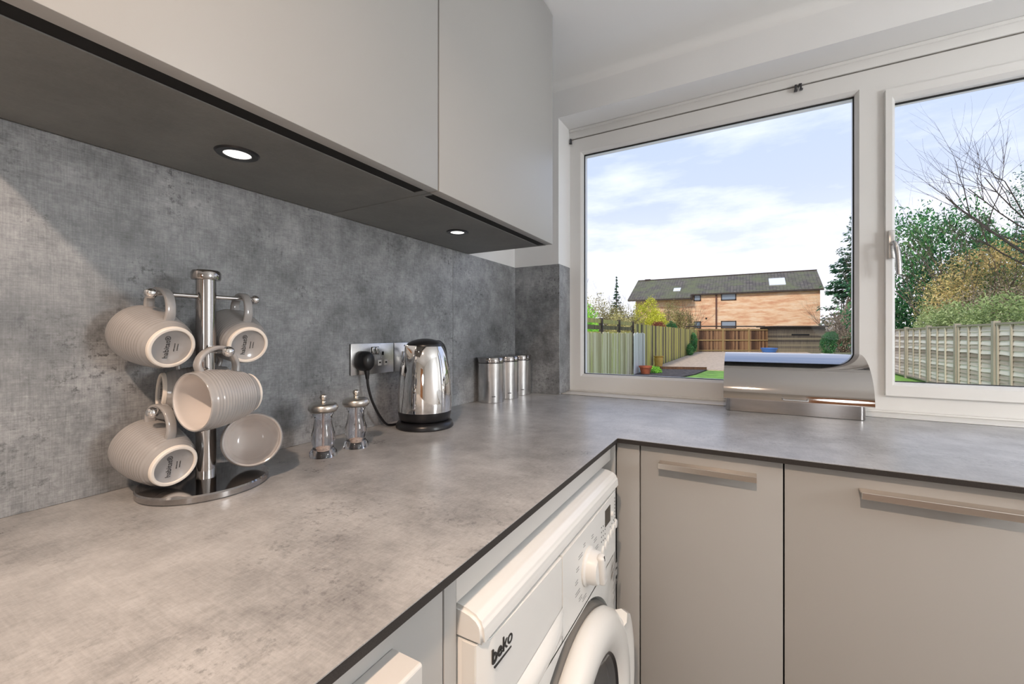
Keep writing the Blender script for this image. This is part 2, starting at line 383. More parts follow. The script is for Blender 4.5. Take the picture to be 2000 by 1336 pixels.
# small metal blind brackets under the head trim
def hook(x, z, label, n):
    t_ = thing('blind_hook', label, 'hook', (x, RD-.012, z), group=None)
    b = bx(-.010, -.004, -.004, .008, -.010, .009, .001); bx(-.012, -.002, -.006, .006, -.014, -.010, .001, bm=b)
    obj('bracket', b, 'greyplastic', t_)
    if n > 1:
        b = bx(.006, .011, -.004, .008, -.010, .010, .001); bx(.004, .014, -.006, .006, -.013, -.009, .001, bm=b)
        obj('bracket', b, 'greyplastic', t_)
        obj('pin', lathe([(0, -.002), (.0022, -.001), (.0022, .012), (0, .013)], 10, M4=Matrix.Translation((.0008, 0, -.001))@Matrix.Rotation(.3, 4, 'Y')), 'greyplastic', t_)
    return t_
hook(1.0745, 1.131, 'pair of small dark metal blind hooks above the middle of the wide pane', 2)
hook(.229, 1.131, 'single small dark metal blind hook at the top left corner of the window', 1)

# ------------------------------------------------------------------ splashback and worktop
ZU = .5572
def panel(name, bm, label, mat='splash'):
    o = obj(name, bm, mat, smooth=0); tag(o, label, 'splashback'); return o
panel('splashback_panel', bx(0, .006, -2.6, -.4676, .0002, ZU-.0005, .0006, 1), 'long mottled grey concrete-look splashback panel on the wall behind the mug tree and kettle')
panel('splashback_panel', bx(0, .006, -.4662, -.0065, .0002, ZU, .0006, 1), 'mottled grey splashback panel behind the steel canisters, right of the seam')
panel('splashback_panel', bx(.0005, bL+.006, -.006, 0, .0002, ZU, .0006, 1), 'dark grey splashback panel on the short wall between the corner and the window')
panel('splashback_panel', bx(bL, bL+.006, .0005, RD-.016, .0045, ZU, .0006, 1), 'narrow grey splashback strip lining the left side of the window reveal')
XF, YF = .635, -.63
poly = [(.0, -2.6), (XF, -2.6), (XF, YF), (2.9, YF), (2.9, -.0005), (bR, -.0005), (bR, .0195), (bL+.001, .0195), (bL+.001, -.0005), (.0, -.0005)]
b = prism(poly, 'z', -.0118, 0)
wt = thing('worktop', 'L-shaped grey concrete-look worktop with a thin black edge running round the corner', 'worktop', (.3, -1.2, -.012))
top = prism(poly, 'z', -.0012, 0); b = prism([(x-(.0004 if x == XF else 0), y+(.0004 if y == YF else 0)) for x, y in poly], 'z', -.0118, -.0012)
obj('laminate_surface', top, 'top', wt, w=True, smooth=0)
obj('edge_core', b, 'core', wt, w=True, smooth=0)['label'] = 'dark brown black edge of the worktop'
o = obj('sealant_gap', bx(bL+.001, bR, .0195, .0235, -.004, .0003), 'gap', wt, w=True); o['label'] = 'black joint between worktop and window sill'

# ------------------------------------------------------------------ wall cabinets
XD = .3488
def wall_cabinet(y0, y1, label, spot_y, groove):
    t_ = thing('wall_cabinet', label, 'cabinet', (0, (y0+y1)/2, ZU), group=None)
    bm = bx(.0065, .300, y0+.001, y1-.001, ZU+.020, ZC-.002)
    obj('carcass', bm, 'gap', t_, w=True, smooth=0)  # coloured black so the shade in the door gaps is painted in
    bm = bx(.3235, XD, y0+.0020, y1-.0020, ZU+.0005, ZC-.003, .0012)
    obj('cabinet_door', bm, 'cab', t_, w=True)
    bm = bx(.0065, .2965, y0+.001, y1-.001, ZU, ZU+.019, .0005, 1); bx(.2965, .3225, y0+.001, groove[0], ZU, ZU+.019, bm=bm); bx(.2965, .3225, groove[1], y1-.001, ZU, ZU+.019, bm=bm)
    obj('underside_panel', bm, 'under', t_, w=True, smooth=0)['label'] = 'dark grey concrete-look underside'
    obj('grip_slot', bx(.2965, .3225, groove[0], groove[1], ZU+.0015, ZU+.018), 'gap', t_, w=True, smooth=0)['label'] = 'recessed slot, its shade painted black, along the front of the underside'  # near-flush black filling in place of the slot's inner shade
    s_ = thing('recessed_spotlight', ('larger-looking round recessed spotlight with black ring above the mug tree' if spot_y < -1 else 'round recessed spotlight with black ring nearest the window, above the kettle'), 'light', (.1735, spot_y, ZU), group='spotlights under the wall cabinets')
    obj('bezel', lathe([(.0195, -.0005), (.0205, -.0030), (.030, -.0028), (.0325, 0), (.0195, 0)], 48, closed=True), 'blackplastic', s_)
    obj('diffuser', lathe([(0, -.0016), (.0198, -.0016), (.0198, -.0002), (0, -.0002)], 40), 'disc', s_)
wall_cabinet(-1.5695, -.9695, 'large greige wall cabinet on the left, above the mug tree', -1.277, (-1.5675, -.987))
wall_cabinet(-.9695, -.3701, 'greige wall cabinet on the right, next to the window, above the kettle', -.667, (-.9575, -.3834))

# ------------------------------------------------------------------ base cabinets
def bar_handle(x0, x1, y, z, parent, axis='x', mat='silver', h=.013, out=.030, name='handle'):
    """wide flat bar handle: thin lip folded over at the front"""
    prof = [(y, z+.0065), (y-out, z+.0065), (y-out, z-h*.5), (y-out+.0035, z-h*.5), (y-out+.0035, z+.003), (y, z+.003)]
    if axis == 'x': bm = prism(prof, 'x', x0, x1, bev=.0007, seg=1)
    o = obj(name, bm, mat, parent, w=True, smooth=20); return o
yd = -.61
cb = thing('base_cabinet', 'narrow greige base cabinet with a short bar handle, beside the washing machine corner', 'cabinet', (.834, -.3, FL), group=None)
obj('carcass', bx(.687, .9815, yd+.021, -.004, FL+.10, -.030), 'gap', cb, w=True, smooth=0)  # base carcasses are black too, painting the shade between doors
dr = obj('cabinet_door', bx(.6868, .9812, yd, yd+.019, FL+.12, -.0165, .001), 'cab', cb, w=True)
bar_handle(.732, .933, yd, -.052, dr)
obj('plinth', bx(.687, .9815, yd+.06, yd+.075, FL, FL+.10), 'cab', cb, w=True, smooth=0)
cb = thing('base_cabinet', 'wider greige base cabinet with a longer bar handle at the right edge', 'cabinet', (1.22, -.3, FL))
obj('carcass', bx(.984, 1.456, yd+.021, -.004, FL+.10, -.030), 'gap', cb, w=True, smooth=0)
dr = obj('cabinet_door', bx(.9842, 1.4542, yd, yd+.019, FL+.12, -.0165, .001), 'cab', cb, w=True)
bar_handle(1.106, 1.330, yd, -.052, dr)
obj('plinth', bx(.984, 1.456, yd+.06, yd+.075, FL, FL+.10), 'cab', cb, w=True, smooth=0)
cb = thing('base_cabinet', 'greige base cabinet beyond the right edge', 'cabinet', (1.75, -.3, FL))
obj('carcass', bx(1.458, 2.05, yd+.021, -.004, FL+.10, -.030), 'gap', cb, w=True, smooth=0)
obj('cabinet_door', bx(1.4582, 2.05, yd, yd+.019, FL+.12, -.0165, .001), 'cab', cb, w=True)
o = obj('filler_panel', bx(.6275, .6838, yd, yd+.019, FL, -.0125, .0008), 'cab'); tag(o, 'slim greige filler strip in the corner between washing machine and base cabinet', 'panel')
o = obj('end_panel', bx(.10, .6265, -.632, -.614, FL, -.0125, .0008), 'cab'); tag(o, 'greige end panel closing the right side of the washing machine bay', 'panel')
# left run: cabinet near the camera, filler, rail over the machine
cb = thing('base_cabinet', 'greige base cabinet left of the washing machine, with a pale chunky handle', 'cabinet', (.3, -1.6, FL))
obj('carcass', bx(.05, .598, -1.90, -1.297, FL+.10, -.030), 'gap', cb, w=True, smooth=0)
dr = obj('cabinet_door', bx(.600, .619, -1.90, -1.2965, FL+.12, -.0165, .001), 'cab', cb, w=True)
prof = [(.619, -.052), (.619, -.041), (.654, -.041), (.656, -.043), (.656, -.062), (.651, -.062), (.651, -.052)]
o = obj('handle', prism(prof, 'y', -1.62, -1.372, bev=.0008, seg=1), P('pale_handle', srgb(214, 212, 208), .4), dr, w=True, smooth=20); o['label'] = 'pale satin bar handle'
o = obj('filler_panel', bx(.598, .619, -1.2938, -1.2715, FL, -.0125, .0008), 'cab'); tag(o, 'narrow greige upright strip left of the washing machine', 'panel')
o = obj('rail', bx(.600, .6185, -1.2708, -.634, -.0555, -.0125, .0006), P('pale_rail', srgb(206, 204, 200), .4)); tag(o, 'pale grey rail under the worktop above the washing machine', 'rail')

# ------------------------------------------------------------------ washing machine
WY0, WY1 = -1.268, -.690
wm = thing('washing_machine', 'white front-loading washing machine with a round door under the worktop', 'washing machine', (.35, (WY0+WY1)/2, FL))
obj('body', bx(.10, .632, WY0+.002, WY1-.002, FL+.015, -.098, .004), 'white', wm, w=True)
prof = [(.08, -.0610), (.605, -.0600), (.622, -.0605), (.636, -.0630), (.646, -.0675), (.6515, -.0740), (.6530, -.0820), (.6535, -.0975), (.08, -.0975)]
obj('lid', prism(prof, 'y', WY0, WY1, bev=.004, seg=3), 'white', wm, w=True, smooth=50)
# front panel: slightly bowed face
def bow(y):  # outward bulge of the fascia
    u = (y-(WY0+WY1)/2)/((WY1-WY0)/2); return .652+.004*(1-u*u)-.010*max(0, abs(u)-.93)/.07
def fascia(y0, y1, z0, z1, thick=.02, n=24, lift=0, bev=.0015):
    ys_ = [y0+(y1-y0)*i/n for i in range(n+1)]
    poly = [(bow(y)+lift, y) for y in ys_]+[(bow(y1)-thick, y1), (bow(y0)-thick, y0)]
    return prism(poly, 'z', z0, z1, bev=bev, seg=2)
obj('control_panel', fascia(-1.0390, WY1, -.236, -.0985, bev=.001), 'white2', wm, w=True)
dw = obj('detergent_drawer', fascia(WY0+.001, -1.0410, -.236, -.0985, bev=.001), 'white', wm, w=True)
# scooped grip under the drawer
b = bmesh.new(); rows = []
for i in range(21):
    u = i/20; y = WY0+.03+u*.20; prof_z = -.196-.02*sin(pi*u)
    ring = []
    for j in range(7):
        v = j/6; zz = -.180-.045*v-.018*(1-u); ring.append(b.verts.new((bow(y)+.0005+.012*sin(pi*v)*sin(pi*u)**.6, y, zz)))
    rows.append(ring)
for a, c in zip(rows[:-1], rows[1:]):
    for j in range(6): b.faces.new([a[j], a[j+1], c[j+1], c[j]])
obj('drawer_grip', b, 'white', dw, w=True)
# lower front with the round door recess: bowed plate with a round hole
DY, DZ = -.968, -.470
b = bmesh.new(); n = 72; yl, yr, zb, zt_ = WY0+.001, WY1-.001, FL+.09, -.238
outer = []; inner = []
for k in range(n):
    a = 2*pi*k/n; c_, s_ = cos(a), sin(a)
    sc = min(((yr-DY) if c_ > 0 else (DY-yl))/max(abs(c_), 1e-6), ((zt_-DZ) if s_ > 0 else (DZ-zb))/max(abs(s_), 1e-6))
    y, z = DY+c_*sc, DZ+s_*sc
    outer.append(b.verts.new((bow(y), y, z)))
    rr = min(.236, sc*.985); y, z = DY+c_*rr, DZ+s_*rr
    inner.append((b.verts.new((bow(y), y, z)), b.verts.new((.632, DY+c_*rr*.96, DZ+s_*rr*.96))))
for k in range(n):
    j = (k+1) % n
    b.faces.new([outer[k], outer[j], inner[j][0], inner[k][0]]); b.faces.new([inner[k][0], inner[j][0], inner[j][1], inner[k][1]])
obj('front_panel', b, 'white', wm, w=True, smooth=30)
obj('kick_plate', bx(.60, .648, WY0+.004, WY1-.004, FL+.015, FL+.086, .003), 'white2', wm, w=True)
for y in (WY0+.05, WY1-.05):
    obj('foot', lathe([(0, 0), (.022, 0), (.022, .008), (.008, .012), (.008, .022), (0, .022)], 16, M4=Matrix.Translation((.58, y, FL))), 'blackplastic', wm, w=True)
DM = basis((0, 1, 0), (0, 0, 1), (1, 0, 0), (0, DY, DZ))   # lathe axis -> +x
obj('door_seal', lathe([(.150, .640), (.222, .640), (.230, .652), (.226, .662), (.210, .664), (.150, .664)], 72, closed=True, M4=DM), P('grey_seal', srgb(110, 108, 104), .6), wm, w=True)['label'] = 'dark grey ring around the door'
dring = obj('door', lathe([(.152, .660), (.219, .660), (.2245, .668), (.2235, .682), (.214, .694), (.196, .700), (.176, .700), (.160, .694), (.150, .683), (.144, .668)], 96, closed=True, M4=DM), 'white', wm, w=True, smooth=50)
obj('door_glass', lathe([(0, .640), (.07, .643), (.115, .655), (.138, .675), (.150, .684), (.150, .676), (.142, .664), (.117, .648), (.07, .637), (0, .634)], 64, M4=DM), 'doorglass', dring, w=True)
obj('inner_ring', lathe([(.138, .672), (.1495, .684), (.1535, .687), (.1515, .676), (.142, .664)], 64, closed=True, M4=DM), 'blackplastic', dring, w=True)
obj('drum', lathe([(.140, .632), (.150, .632), (.160, .40), (0, .38), (0, .384), (.152, .404)], 48, M4=DM), 'brushed', wm, w=True)
# door handle on the right of the ring
b = bmesh.new(); rows = []
for i in range(17):
    a = R(38-i*4.4); ring = []
    for (rr, x) in ((.205, .690), (.225, .700), (.243, .698), (.248, .684), (.240, .668), (.220, .664)):
        ring.append(b.verts.new((x, DY+cos(a)*rr*(1 if i else .93), DZ+sin(a)*rr)))
    rows.append(ring)
for a, c in zip(rows[:-1], rows[1:]):
    for j in range(6): b.faces.new([a[j], a[(j+1) % 6], c[(j+1) % 6], c[j]])
b.faces.new(rows[0]); b.faces.new(rows[-1][::-1])
obj('door_handle', b, 'white', dring, w=True, smooth=40)
# dial, buttons, display, prints
def onface(y, z, dx=0): return basis((0, 1, 0), (0, 0, 1), (1, 0, 0), (bow(y)+dx, y, z))
dial = obj('dial', lathe([(0, 0), (.034, 0), (.0345, .003), (.030, .006), (.0285, .020), (.026, .024), (0, .025)], 48, M4=onface(-.917, -.172, .0002)), 'white2', wm, w=True)
b = bx(-.0095, .0095, -.030, .030, .020, .034, .006, 3); bmesh.ops.transform(b, matrix=onface(-.917, -.172)@Matrix.Rotation(R(14), 4, 'Z'), verts=b.verts)
obj('dial_grip', b, 'white2', dial, w=True, smooth=50)
b = bx(-.001, .001, .020, .030, .0335, .0345); bmesh.ops.transform(b, matrix=onface(-.917, -.172)@Matrix.Rotation(R(14), 4, 'Z'), verts=b.verts)
obj('dial_mark', b, 'ink', dial, w=True)
obj('display', bx(bow(-.78)-.001, bow(-.78)+.0008, -.802, -.762, -.149, -.114, .0004, 1), 'display', wm, w=True)
for i in range(6):
    y = -.818+i*.0205; z = -.190+i*.0032
    obj('button', lathe([(0, 0), (.0085, 0), (.0085, .0035), (.007, .0052), (0, .0056)], 20, M4=onface(y, z, -.002)@Matrix.Scale(1.25, 4, (0, 1, 0))), 'white2', wm, w=True)
obj('button', lathe([(0, 0), (.006, 0), (.0055, .004), (0, .0045)], 20, M4=onface(-.748, -.140)), 'white2', wm, w=True)
dots = [(y, y, -.139-j*.0098-i*.002, .0026) for i, y in enumerate((-.828, -.815, -.802)) for j in range(4)]
dots += [(-.722, -.722, -.115-j*.0075, .0024) for j in range(9)]+[(-.75, -.7748+j*.014, -.1665+j*.002, .0026) for j in range(4)]
for yb_, y, z, sz_ in dots: obj('indicator_light', bx(bow(yb_)+.0001, bow(yb_)+.0005, y-.0013, y+.0013, z, z+sz_), 'ink', wm, w=True, smooth=0)
b = bmesh.new(); rnd = random.Random(3)
for k in range(15):
    a = R(-60+k*24) if k < 7 else R(-60+(k)*24)
    rx_, rz_ = cos(a), sin(a)
    cy_, cz_ = -.917+rx_*.058, -.172+rz_*.050
    if abs(cz_+.172) > .049: continue
    L_ = .010+rnd.random()*.012
    for q in range(2): bx(bow(cy_)+.0001, bow(cy_)+.0004, cy_-L_/2, cy_+L_/2, cz_-.0045*q, cz_-.0045*q+.0012, bm=b)
obj('programme_print', b, 'greyprint', wm, w=True, smooth=0)
b = bmesh.new()
for j, (w_, h_) in enumerate(((.030, .006), (.034, .010), (.034, .014), (.034, .010), (.020, .004), (.026, .008))):
    z = -.255-j*.0165; bx(.6532, .6536, -.737, -.737+w_, z-h_/2, z+h_/2, bm=b) if j in (1, 2, 4) else [bx(.6532, .6536, -.737, -.737+w_*(.6+.4*rnd.random()), z-q*.004, z-q*.004+.0014, bm=b) for q in range(3)]
obj('rating_sticker_print', b, 'greyprint', wm, w=True, smooth=0)
b = text('beko', .0245, basis((0, 1, 0), (0, 0, 1), (1, 0, 0), (bow(-1.224)+.0004, -1.2245, -.1225)), bold=.0002, extr=.0008)
bx(bow(-1.22)-.002, bow(-1.224)+.0014, -1.2435, -1.204, -.1365, -.1350, bm=b)
obj('brand_lettering', b, 'ink', dw, w=True, smooth=0)

# ------------------------------------------------------------------ mug tree
TX, TY = .108, -1.293
mt = thing('mug_tree', 'polished steel mug tree with a round base, hung with grey mugs', 'mug tree', (TX, TY, 0))
obj('base', lathe([(0, 0), (.090, 0), (.0925, .002), (.0925, .010), (.0905, .0125), (.03, .0135), (0, .0138)], 80), 'chromedark', mt)
obj('pole', lathe([(0, .0135), (.0150, .0135), (.0145, .020), (.0145, .352), (0, .352)], 48), 'chromedark', mt)
obj('cap', lathe([(0, .349), (.0205, .349), (.0215, .352), (.0215, .361), (.0195, .3645), (.008, .3665), (0, .367)], 48), 'chromedark', mt)
def arm(dx, dy, z, L):
    d_ = Vector((dx, dy, 0)).normalized(); p0 = d_*.012+Vector((0, 0, z)); p1 = d_*L+Vector((0, 0, z))
    o = obj('arm', tube([p0, p1], .0038, 14), 'chrome', mt)
    obj('knob', lathe([(0, -.0086), (.0048, -.0072), (.0078, -.0036), (.0087, 0), (.0078, .004), (.0048, .0074), (0, .0086)], 24, M4=Matrix.Translation(p1)), 'chrome', o)
arm(0, -1, .320, .076); arm(0, 1, .321, .081); arm(1, -.10, .229, .088); arm(-1, .05, .229, .074); arm(0, -1, .135, .074); arm(0, 1, .135, .080)

HM = .094
def mug_profile():
    o = []
    for i in range(61):
        z = .010+(HM-.012)*i/60; u = z/HM
        r = .0328+.0142*(1-(1-u)**2.1)-.0022*max(0, u-.72)/.28
        if .013 < z < .084: r += .0011*abs(sin(pi*z/.0048))
        o.append((r, z))
    return o
def mug(label, contact, hx, rz_, zc=.050):
    """contact: point on the arm the handle hangs from; hx: handle direction; rz_: base-to-rim direction"""
    hx = Vector(hx).normalized(); rz = Vector(rz_); rz = (rz-hx*rz.dot(hx)).normalized(); ly = rz.cross(hx)
    org = Vector(contact)-hx*.0775-rz*zc
    t_ = thing('mug', label, 'mug', org, group='grey ribbed mugs on the mug tree')
    t_.rotation_mode = 'QUATERNION'; t_.rotation_quaternion = Matrix(((hx.x, ly.x, rz.x), (hx.y, ly.y, rz.y), (hx.z, ly.z, rz.z))).to_quaternion()
    pr = mug_profile(); rt = pr[-1][0]
    outer = [(.0, .0035), (.0265, .0035), (.0275, .0022)]+[(.0322, .0018), (.0330, .006)]+pr+[(rt-.0002, HM-.0008), (rt-.0012, HM), (rt-.0026, HM-.0006)]
    obj('cup', lathe(outer, 72), 'mug', t_, smooth=60)
    inn = [(rt-.0024, HM-.0006), (rt-.0036, HM-.004)]+[(r-.0042, z) for r, z in [( .0328+.0142*(1-(1-z/HM)**2.1), z) for z in (.085, .07, .055, .04, .028, .018)]]+[(.026, .010), (.018, .0075), (0, .007)]
    obj('glazed_interior', lathe(inn, 72), 'mugin', t_, smooth=60)['label'] = 'white glazed inside'
    obj('foot_ring', lathe([(.0272, .0035), (.0274, .0008), (.0284, 0), (.0312, 0), (.0326, .0014), (.0332, .0052), (.0322, .0052)], 64, closed=True), 'mugfoot', t_)['label'] = 'white unglazed foot ring'
    path = bez([(.0420, 0, .079), (.056, 0, .083), (.070, 0, .076), (.0785, 0, .062), (.0800, 0, .048), (.0755, 0, .036), (.064, 0, .0265), (.050, 0, .022), (.0375, 0, .0235)], 6)
    sect = [(-.0062, -.0026), (-.0050, -.0033), (.0050, -.0033), (.0062, -.0026), (.0068, 0), (.0062, .0026), (.0050, .0033), (-.0050, .0033), (-.0062, .0026), (-.0068, 0)]
    n_ = len(path); scl = [1.12-.12*min(1, min(i, n_-1-i)/8) for i in range(n_)]
    # section: first axis across the handle (local y), second in its plane
    b = bmesh.new(); rings = []
    for i, p in enumerate(path):
        tg = (path[min(n_-1, i+1)]-path[max(0, i-1)]).normalized(); sd = Vector((0, 1, 0)); up = tg.cross(sd)
        rings.append([b.verts.new(p+sd*(a*scl[i])+up*(c*scl[i])) for a, c in sect])
    for a, c in zip(rings[:-1], rings[1:]):
        for k in range(10): b.faces.new([a[k], a[(k+1) % 10], c[(k+1) % 10], c[k]])
    b.faces.new(rings[0]); b.faces.new(rings[-1][::-1])
    obj('handle', b, 'mug', t_, smooth=70)
    TM = basis((1, 0, 0), (0, -1, 0), (0, 0, -1), (0, 0, .0030))
    b = text('habitat\u00ae', .0104, TM@Matrix.Translation((0, .0065, 0)), extr=.0001)
    for q, (yy, L_) in enumerate(((-.0035, .013), (-.0080, .011))):
        # two tiny illegible lines of print, as broken dashes
        rr = random.Random(q+5); x = -L_/2
        while x < L_/2:
            w_ = .0004+rr.random()*.0007; bb = bx(x, x+w_, yy-.0007, yy+.0007*(.4+rr.random()*.6), -.0001, .0001)
            bmesh.ops.transform(bb, matrix=TM, verts=bb.verts); merge(b, bb); x += w_+.0004
    obj('printed_mark', b, 'ink', t_, smooth=0)['label'] = 'small black printed mark under the cup'
    return t_
az = .0038
def tilt(sx, t_): return ((sx*sin(t_), 0, cos(t_)), (-sx*cos(t_), 0, sx*0+sin(t_)))
a = R(16)
mug('grey ribbed mug hanging upper left with its printed base facing out', (TX, TY-.060, .320+az), (sin(a), .04, cos(a)), (-cos(a), -.10, sin(a)))
mug('grey ribbed mug hanging upper right with its printed base facing out', (TX, TY+.062, .321+az), (sin(a), .0, cos(a)), (-cos(a), .12, sin(a)))
mug('grey ribbed mug in front of the pole, its white inside facing left', (TX+.066, TY-.010, .229+az), (0, -sin(R(2)), cos(R(2))), (.16, -cos(R(2)), -sin(R(2))), zc=.047)
mug('grey ribbed mug mostly hidden behind the pole against the splashback', (TX-.046, TY+.010, .229+az), (0, sin(R(4)), cos(R(4))), (0.22, cos(R(4)), -sin(R(4))))
mug('grey ribbed mug hanging lower left with its printed base facing out', (TX, TY-.060, .135+az), (sin(a), .0, cos(a)), (-cos(a), -.10, sin(a)))
a2 = R(-13)
mug('mug hanging lower right with its open mouth facing the room', (TX, TY+.066, .137+az), (sin(a2), 0, cos(a2)), (cos(a2), -.50, -sin(a2)), zc=.043)

# ------------------------------------------------------------------ salt and pepper mills
def mill(x, y, label):
    t_ = thing('mill', label, 'mill', (x, y, 0), group='clear mills in front of the splashback')
    op = [(.0265, 0), (.0270, .003), (.0268, .010), (.0235, .014), (.0205, .018), (.0200, .0215), (.0225, .027), (.0242, .035), (.0235, .045), (.0205, .056), (.0182, .066), (.0172, .075), (.0176, .083), (.0200, .0855), (.0208, .0885), (.0195, .0915), (.0185, .095)]
    ip = [(.0150, .095), (.0145, .080), (.0142, .070), (.0150, .060), (.0168, .048), (.0172, .036), (.0160, .026), (.0155, .016), (.0155, .0005)]
    obj('body', lathe(op+ip, 40, closed=True), 'acrylic', t_, smooth=60)
    obj('grinder', lathe([(0, .0003), (.0145, .0003), (.0145, .0085), (0, .0095)], 32), 'blackplastic', t_)
    obj('salt', lathe([(0, .0098), (.0145, .0098), (.0150, .018), (.0120, .0215), (.006, .0235), (0, .0225)], 32), 'pink', t_)['label'] = 'pinkish salt left in the bottom'
    obj('spindle', lathe([(.0, .022), (.0022, .022), (.0022, .096), (0, .096)], 12), 'rod', t_)
    obj('cap', lathe([(0, .0925), (.018, .0925), (.0255, .0935), (.0292, .0985), (.0295, .1035), (.0275, .1085), (.0220, .1115), (.012, .1128), (0, .1130)], 48), 'satin', t_, smooth=60)
    obj('knob', lathe([(0, .1125), (.0060, .1125), (.0050, .1155), (.0066, .1172), (.0050, .1192), (.0070, .1225), (.0074, .1260), (.0056, .1295), (0, .1310)], 24), 'satin', t_, smooth=60)
mill(.131, -1.083, 'clear acrylic mill with steel cap, nearer the mug tree')
mill(.134, -1.000, 'clear acrylic mill with steel cap, nearer the kettle')

# ------------------------------------------------------------------ kettle
kx, ky = .128, -.757
k = thing('kettle', 'shiny chrome electric kettle with a black lid and base', 'kettle', (kx, ky, 0))
pb = obj('power_base', lathe([(0, 0), (.0770, 0), (.0790, .003), (.0785, .010), (.0740, .0165), (.0690, .019), (0, .019)], 72), 'blackplastic', k); pb['label'] = 'black round power base'
obj('lower_band', lathe([(0, .0195), (.064, .0195), (.0695, .024), (.0728, .040), (.0733, .0465), (0, .0465)], 72), 'blackplastic', k, smooth=50)
pr = [(.0733, .046), (.0740, .060), (.0738, .085), (.0725, .115), (.0700, .145), (.0662, .172), (.0612, .196), (.0552, .214), (.0500, .2245), (.0490, .2255), (0, .2255)]
pts = bez([(r, 0, z) for r, z in pr[:-1]], 5); prf = [(p.x, p.z) for p in pts]+[(0, .2255)]
b = lathe(prf, 96)
sd = Vector((-.15, -.99, 0)).normalized()
for v in b.verts:          # pull the spout out of the rim
    h = Vector((v.co.x, v.co.y, 0)); rr = h.length
    if rr < .03: continue
    ang = math.acos(max(-1, min(1, h.normalized().dot(sd))))
    zz = max(0, (v.co.z-.165)/.06)
    wdt = .12+.34*zz
    if zz > 0 and ang < wdt*1.0:
        f = (1-ang/wdt); v.co += sd*(.020*f*zz**1.3)
        v.co.z += .002*f
obj('body', b, 'chrome', k, smooth=60)['label'] = 'mirror polished chrome body'
obj('lid', lathe([(.0510, .2240), (.0505, .2275), (.0460, .2330), (.036, .2385), (.022, .2430), (.008, .2450), (0, .2452)], 64), 'blackplastic', k, smooth=60)
hd_ = Vector((-.12, .99, 0)).normalized()
def hp(r, z): return hd_*r+Vector((0, 0, z))
path = bez([hp(.040, .232), hp(.066, .232), hp(.086, .220), hp(.098, .192), hp(.104, .152), hp(.103, .110), hp(.094, .074), hp(.074, .052)], 6)
side = Vector((0, 0, 1)).cross(hd_)
b = bmesh.new(); rings = []; sect = [(-.012, -.004), (-.008, -.007), (.008, -.007), (.012, -.004), (.012, .003), (.007, .007), (-.007, .007), (-.012, .003)]
for i, p in enumerate(path):
    tg = (path[min(len(path)-1, i+1)]-path[max(0, i-1)]).normalized(); up = tg.cross(side)
    rings.append([b.verts.new(p+side*a_+up*c_) for a_, c_ in sect])
for a_, c_ in zip(rings[:-1], rings[1:]):
    for q in range(8): b.faces.new([a_[q], a_[(q+1) % 8], c_[(q+1) % 8], c_[q]])
b.faces.new(rings[0]); b.faces.new(rings[-1][::-1])
obj('handle', b, 'blackplastic', k, smooth=60)

# ------------------------------------------------------------------ sockets, plug, cable
def socket_plate(y0, y1, z0, z1, label, name, cat):
    t_ = thing(name, label, cat, (.006, (y0+y1)/2, (z0+z1)/2))
    obj('back_box_edge', bx(.0062, .0085, y0+.0015, y1-.0015, z0+.0015, z1-.0015), 'blackplastic', t_, w=True)
    obj('face_plate', bx(.0085, .0125, y0, y1, z0, z1, .0016, 2), 'brushed', t_, w=True)
    return t_
sz0, sz1 = .1475, .2322
s1 = socket_plate(-.9120, -.7600, sz0, sz1, 'double brushed steel socket with the black kettle plug in its left half', 'wall_socket', 'socket')
pk = -.8020
for y in (-.8375, -.8235):
    obj('rocker_switch', bx(.0130, .0165, y-.0055, y+.0055, .2025, .2210, .0015), 'brushed', s1, w=True)
    obj('switch_recess', bx(.0124, .0128, y-.0066, y+.0066, .2012, .2223), 'gap', s1, w=True)
obj('earth_hole', bx(.0120, .0128, pk-.0035, pk+.0035, .1985, .2085), 'gap', s1, w=True)
for y in (pk-.0115, pk+.0115):
    o = obj('pin_insert', bx(.0121, .0132, y-.0062, y+.0062, .1690, .1850, .002), 'white2', s1, w=True)
    obj('pin_hole', bx(.0128, .0136, y-.0033, y+.0033, .1755, .1800), 'gap', o, w=True)
obj('screw', lathe([(0, 0), (.0032, 0), (.0026, .0012), (0, .0014)], 16, M4=basis((0, 1, 0), (0, 0, 1), (1, 0, 0), (.0124, pk-.006, .1920))), 'chrome', s1, w=True)
s2 = socket_plate(-.7575, -.6700, sz0, sz1, 'single brushed steel switched outlet half hidden behind the kettle', 'switch_plate', 'switch')
o = obj('rocker_switch', bx(.0122, .0158, -.7250, -.7120, .182, .206, .0015), 'white2', s2, w=True)
obj('screw', lathe([(0, 0), (.0026, 0), (.002, .0010), (0, .0011)], 12, M4=basis((0, 1, 0), (0, 0, 1), (1, 0, 0), (.0124, -.7150, .2230))), 'blackplastic', s2, w=True)
pl = thing('plug', 'black rounded mains plug pushed into the left of the double socket', 'plug', (.0128, -.881, .185))
PC = basis((0, 1, 0), (0, 0, 1), (1, 0, 0), (.0128, -.8815, .1860))
b = lathe([(0, 0), (.0225, 0), (.0238, .003), (.0240, .020), (.0225, .030), (.0180, .0365), (.010, .040), (0, .041)], 40, M4=PC@Matrix.Scale(.90, 4, (1, 0, 0))@Matrix.Scale(1.12, 4, (0, 1, 0)))
obj('plug_body', b, 'blackplastic', pl, w=True, smooth=50)
obj('cord_grip', tube([(.034, -.881, .170), (.036, -.880, .152), (.036, -.879, .138)], [.0080, .0062, .0045], 14), 'blackplastic', pl, w=True)
cab = tube(bez([(.036, -.879, .140), (.038, -.878, .118), (.041, -.870, .085), (.044, -.855, .052), (.046, -.838, .026), (.0468, -.822, .0095), (.049, -.806, .0045), (.053, -.790, .0045), (.0575, -.7845, .0055)], 8), .0034, 10)
